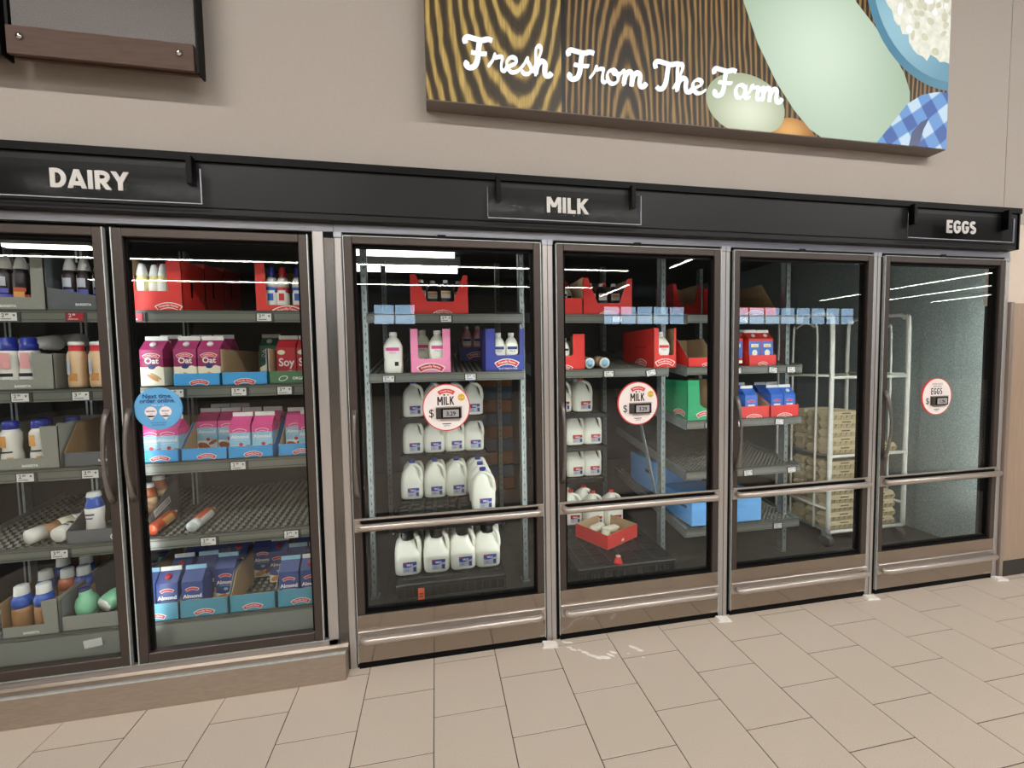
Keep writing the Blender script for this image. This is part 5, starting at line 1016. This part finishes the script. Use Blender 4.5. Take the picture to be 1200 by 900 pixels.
tray('milk_case', 2.145, 2.36, .515, .82, S3, 'green_card', 'green box with torn opening on third rack', 'box', None, front=f_green, side=side_full(.28), hb=.2, lg=(.62, .05, .12), extra=greenside)
for i, (x0, x1) in enumerate(((2.545, 2.795), (2.805, 3.04))): tray('carton_tray', x0, x1, .515, .80, S3, 'red_card', 'red tray of blue milk cartons, %s one' % ['left', 'right'][i], 'tray', 'red carton trays', lip=.085, side=lambda D: [(0, 0), (D, 0), (D, .19), (.13, .17), (0, .085)], hb=.18, lg=(.5, .015, .11, *RL))
for i, (x, y, k) in enumerate(((2.655, .575, 0), (2.868, .575, 0), (2.972, .575, 1), (2.61, .69, 0), (2.71, .72, 0), (2.868, .69, 0), (2.972, .69, 0))): put('MLC' if k else 'MLK', MLC if k else MLK, (x, y, S3+.012+(.015 if y > .6 else 0)), 'blue milk carton with white fin, %s' % ['front of left red tray', 'front left of right red tray', 'front right of right red tray', 'rear left of left tray', 'rear right of left tray', 'rear left of right tray', 'rear right of right tray'][i], 'carton', 'blue milk cartons')
def bluebox(x0, x1, y0, y1, z, h, label):
    t = thing('blue_box', label, 'box', ((x0+x1)/2, y0, z), 0, 'plain blue boxes'); q = (x1-x0)/2; D = y1-y0
    bevel(MB().box(-q, q, 0, D, 0, h, 'sky_card').build('card_box', t), .003, 1)
    MB().box(-q-.0006, -q, .06, .16, h*.55, h*.66, 'slate_card').build('print', t)
bluebox(2.185, 2.745, .52, .90, S5+.012, .195, 'large plain blue box on lowest shelf of third rack'); bluebox(2.19, 2.62, 1.02, 1.45, S5+.09, .26, 'plain blue box set back on lowest shelf')
# ---- egg cart
ec = thing('egg_cart', 'tall wire egg cart on casters behind the right doors', 'cart', (3.73, .82, 0))
for x in (3.385, 4.095):
    for k, (ya, yb, zt) in enumerate(((.575, 1.06, 1.80), (.70, .92, 1.74))):
        MB().tube(smooth3([(x, ya, .12), (x, ya, .6), (x, ya, zt-.12), (x, ya+.03, zt-.03), (x, ya+.09, zt), (x, yb-.09, zt), (x, yb-.03, zt-.03), (x, yb, zt-.12), (x, yb, .6), (x, yb, .12)]), .016 if k == 0 else .008, 'wire', 8).build('end_frame', ec, True)
    MB().tube([(x, .575, .30), (x, 1.06, .30)], .010, 'wire', 6).tube([(x, .575, 1.33), (x, 1.06, 1.33)], .010, 'wire', 6).build('end_rail', ec, True)
for z in (.125, .715, 1.32):
    if z < 1: MB().box(3.39, 4.09, .58, 1.06, z-.008, z, 'galvanised').build('shelf', ec, True)
    MB().tube([(3.39, .575, z-.004), (4.09, .575, z-.004)], .013, 'wire', 8).tube([(3.39, 1.06, z-.004), (4.09, 1.06, z-.004)], .010, 'wire', 6).build('shelf_rail', ec, True)
for x in (3.40, 4.08):
    for y in (.60, 1.03):
        MB().lathe([(.02, -.016), (.05, -.016), (.05, .016), (.02, .016)], 'caster', n=18).xf(Matrix.Translation((x, y, .05)) @ Matrix.Rotation(math.pi/2, 4, 'Y')).build('caster_wheel', ec, True); MB().box(x-.025, x+.025, y-.02, y+.02, .085, .122, 'galvanised').build('caster_fork', ec, True)
def mk_egg():
    t = blank('egg_carton'); m = MB(); Lh, Wh = .148, .052
    m.loft([(0, 0, 0, Lh*.93, Wh*.78, .2), (.032, 0, 0, Lh, Wh, .2), (.036, 0, 0, Lh+.004, Wh+.004, .2), (.040, 0, 0, Lh+.004, Wh+.004, .2)], 'egg_pulp', 20, smooth=False); m.build('base_tray', t)
    l = MB().loft([(.040, 0, 0, Lh, Wh, .2), (.062, 0, 0, Lh*.95, Wh*.84, .25), (.066, 0, 0, Lh*.92, Wh*.76, .3)], 'egg_pulp', 20, smooth=False); l.build('lid', t)
    c = MB()
    for k in range(6):
        for s_ in (-1, 1):
            x = -Lh+.025+k*.0495; y = s_*(Wh*.80)
            c.add([(x-.020, y-s_*.01, .002), (x+.020, y-s_*.01, .002), (x+.022, y+s_*.012, .030), (x-.022, y+s_*.012, .030), (x-.012, y+s_*.002, .003), (x+.012, y+s_*.002, .003)], [(0, 1, 5, 4), (4, 5, 2, 3), (0, 4, 3), (5, 1, 2)], 'egg_pulp')
        if k < 5: c.add([(-Lh+.050+k*.0495-.006, -Wh-.0048, .036), (-Lh+.050+k*.0495+.006, -Wh-.0048, .036), (-Lh+.050+k*.0495, -Wh*.85, .004)], [(0, 1, 2)], 'egg_print')
    c.poly(rect(-.04, .04, .046, .056), -Wh*.95-.001, 'egg_print'); c.build('cups', t); return t
ORD = ['first', 'second', 'third', 'fourth', 'fifth', 'sixth', 'seventh', 'eighth']
ROW = ['front', 'middle', 'rear', 'hindmost']
for sh, z0, col, x, nl in (('lower', .127, 'left', 3.555, 8), ('lower', .127, 'right', 3.90, 4), ('upper', .717, 'left', 3.555, 5), ('upper', .717, 'right', 3.90, 1)):
    for r in range(4):
        for k in range(nl if r < 3 else max(1, nl-2)): put('EGG', mk_egg, (x+random.uniform(-.006, .006), .645+.113*r, z0+.0672*k), 'pulp egg carton on %s cart shelf, %s stack, %s row, %s layer up' % (sh, col, ROW[r], ORD[k]), 'egg carton', 'pulp egg cartons stacked on the cart', rz=random.uniform(-.03, .03))
# ---- stock at the back of the cooler
for c, (x, y) in enumerate(((1.12, 2.75),)):
    for k in range(9): put('STK%d' % (k % 2), (lambda k=k: recenter(bevel(MB().box(-.19, .19, -.15, .15, 0, .148, ['stock_orange', 'stock_blue'][k % 2]).build('stock_pack'), .012, 2), (0, 0, 0))), (x+random.uniform(-.01, .01), y, .15*k), '%s pack in the back stock, %s stack, %s from the floor' % (['orange', 'blue'][k % 2], ['right', 'far right', 'middle', 'left'][c], (ORD+['ninth'])[k]), 'pack', 'orange and blue packs at the back')
# ---- milk spill and pivot plates at the feet of the mullions
for i in range(1, 5):
    x = i*P-.062 if i < 4 else 4.0
    b = MB().prism([(0, 0), (.085, 0), (.075, .010), (.008, .016)], 'y', -.045, -.006, 'paper').xf(Matrix.Translation((x, -.012, 0)) @ Matrix.Rotation(-.12, 4, 'Z')); b.build('pivot_plate', fr, True)
rs = random.Random(11); sp = thing('milk_spill', 'white milk drops spilled on the floor tiles before second milk door', 'spill', (1.17, -.10, 0))
for k, (x, y, rx_, ry_) in enumerate(((1.075, -.012, .018, .006), (1.10, -.02, .016, .006), (1.085, -.055, .014, .007), (1.10, -.075, .02, .008), (1.13, -.085, .012, .006), (1.15, -.105, .02, .009), (1.165, -.125, .016, .009), (1.185, -.14, .02, .009), (1.205, -.155, .018, .012), (1.235, -.16, .03, .012), (1.27, -.15, .022, .008), (1.29, -.135, .02, .008), (1.41, -.125, .03, .010), (1.43, -.15, .018, .008), (1.36, -.16, .006, .004), (1.42, -.2, .008, .005))):
    MB().lathe([(1.0, 0), (.95, .0008), (.6, .0016), (.2, .0018)], 'splash', n=14).xf(Matrix.Translation((x, y-.02, .0002)) @ Matrix.Rotation(-.5+rs.uniform(-.3, .3), 4, 'Z') @ Matrix.Diagonal((rx_, ry_, 1, 1))).build('drop', sp, True)
# ---- things in the store that the door glass mirrors
for (x, y, z, w, h, k, lab) in ((16.6, -10.2, 3.15, 1.6, .30, 'store_sign', 'orange banner hung in the store, mirrored in the egg door'), (15.4, -9.6, 2.35, 1.5, .55, 'sleeve_pink', 'pink banner hung in the store, mirrored in the egg door')):
    t = thing('hanging_banner', lab, 'banner', (x, y, z), 0, 'banners in the store')
    MB().box(-w/2, w/2, -.02, .02, 0, h, k).build('board', t); MB().box(-w/2+.1, -w/2+.11, -.005, .005, h, 4.75-z, 'black').box(w/2-.11, w/2-.1, -.005, .005, h, 4.75-z, 'black').build('rods', t)
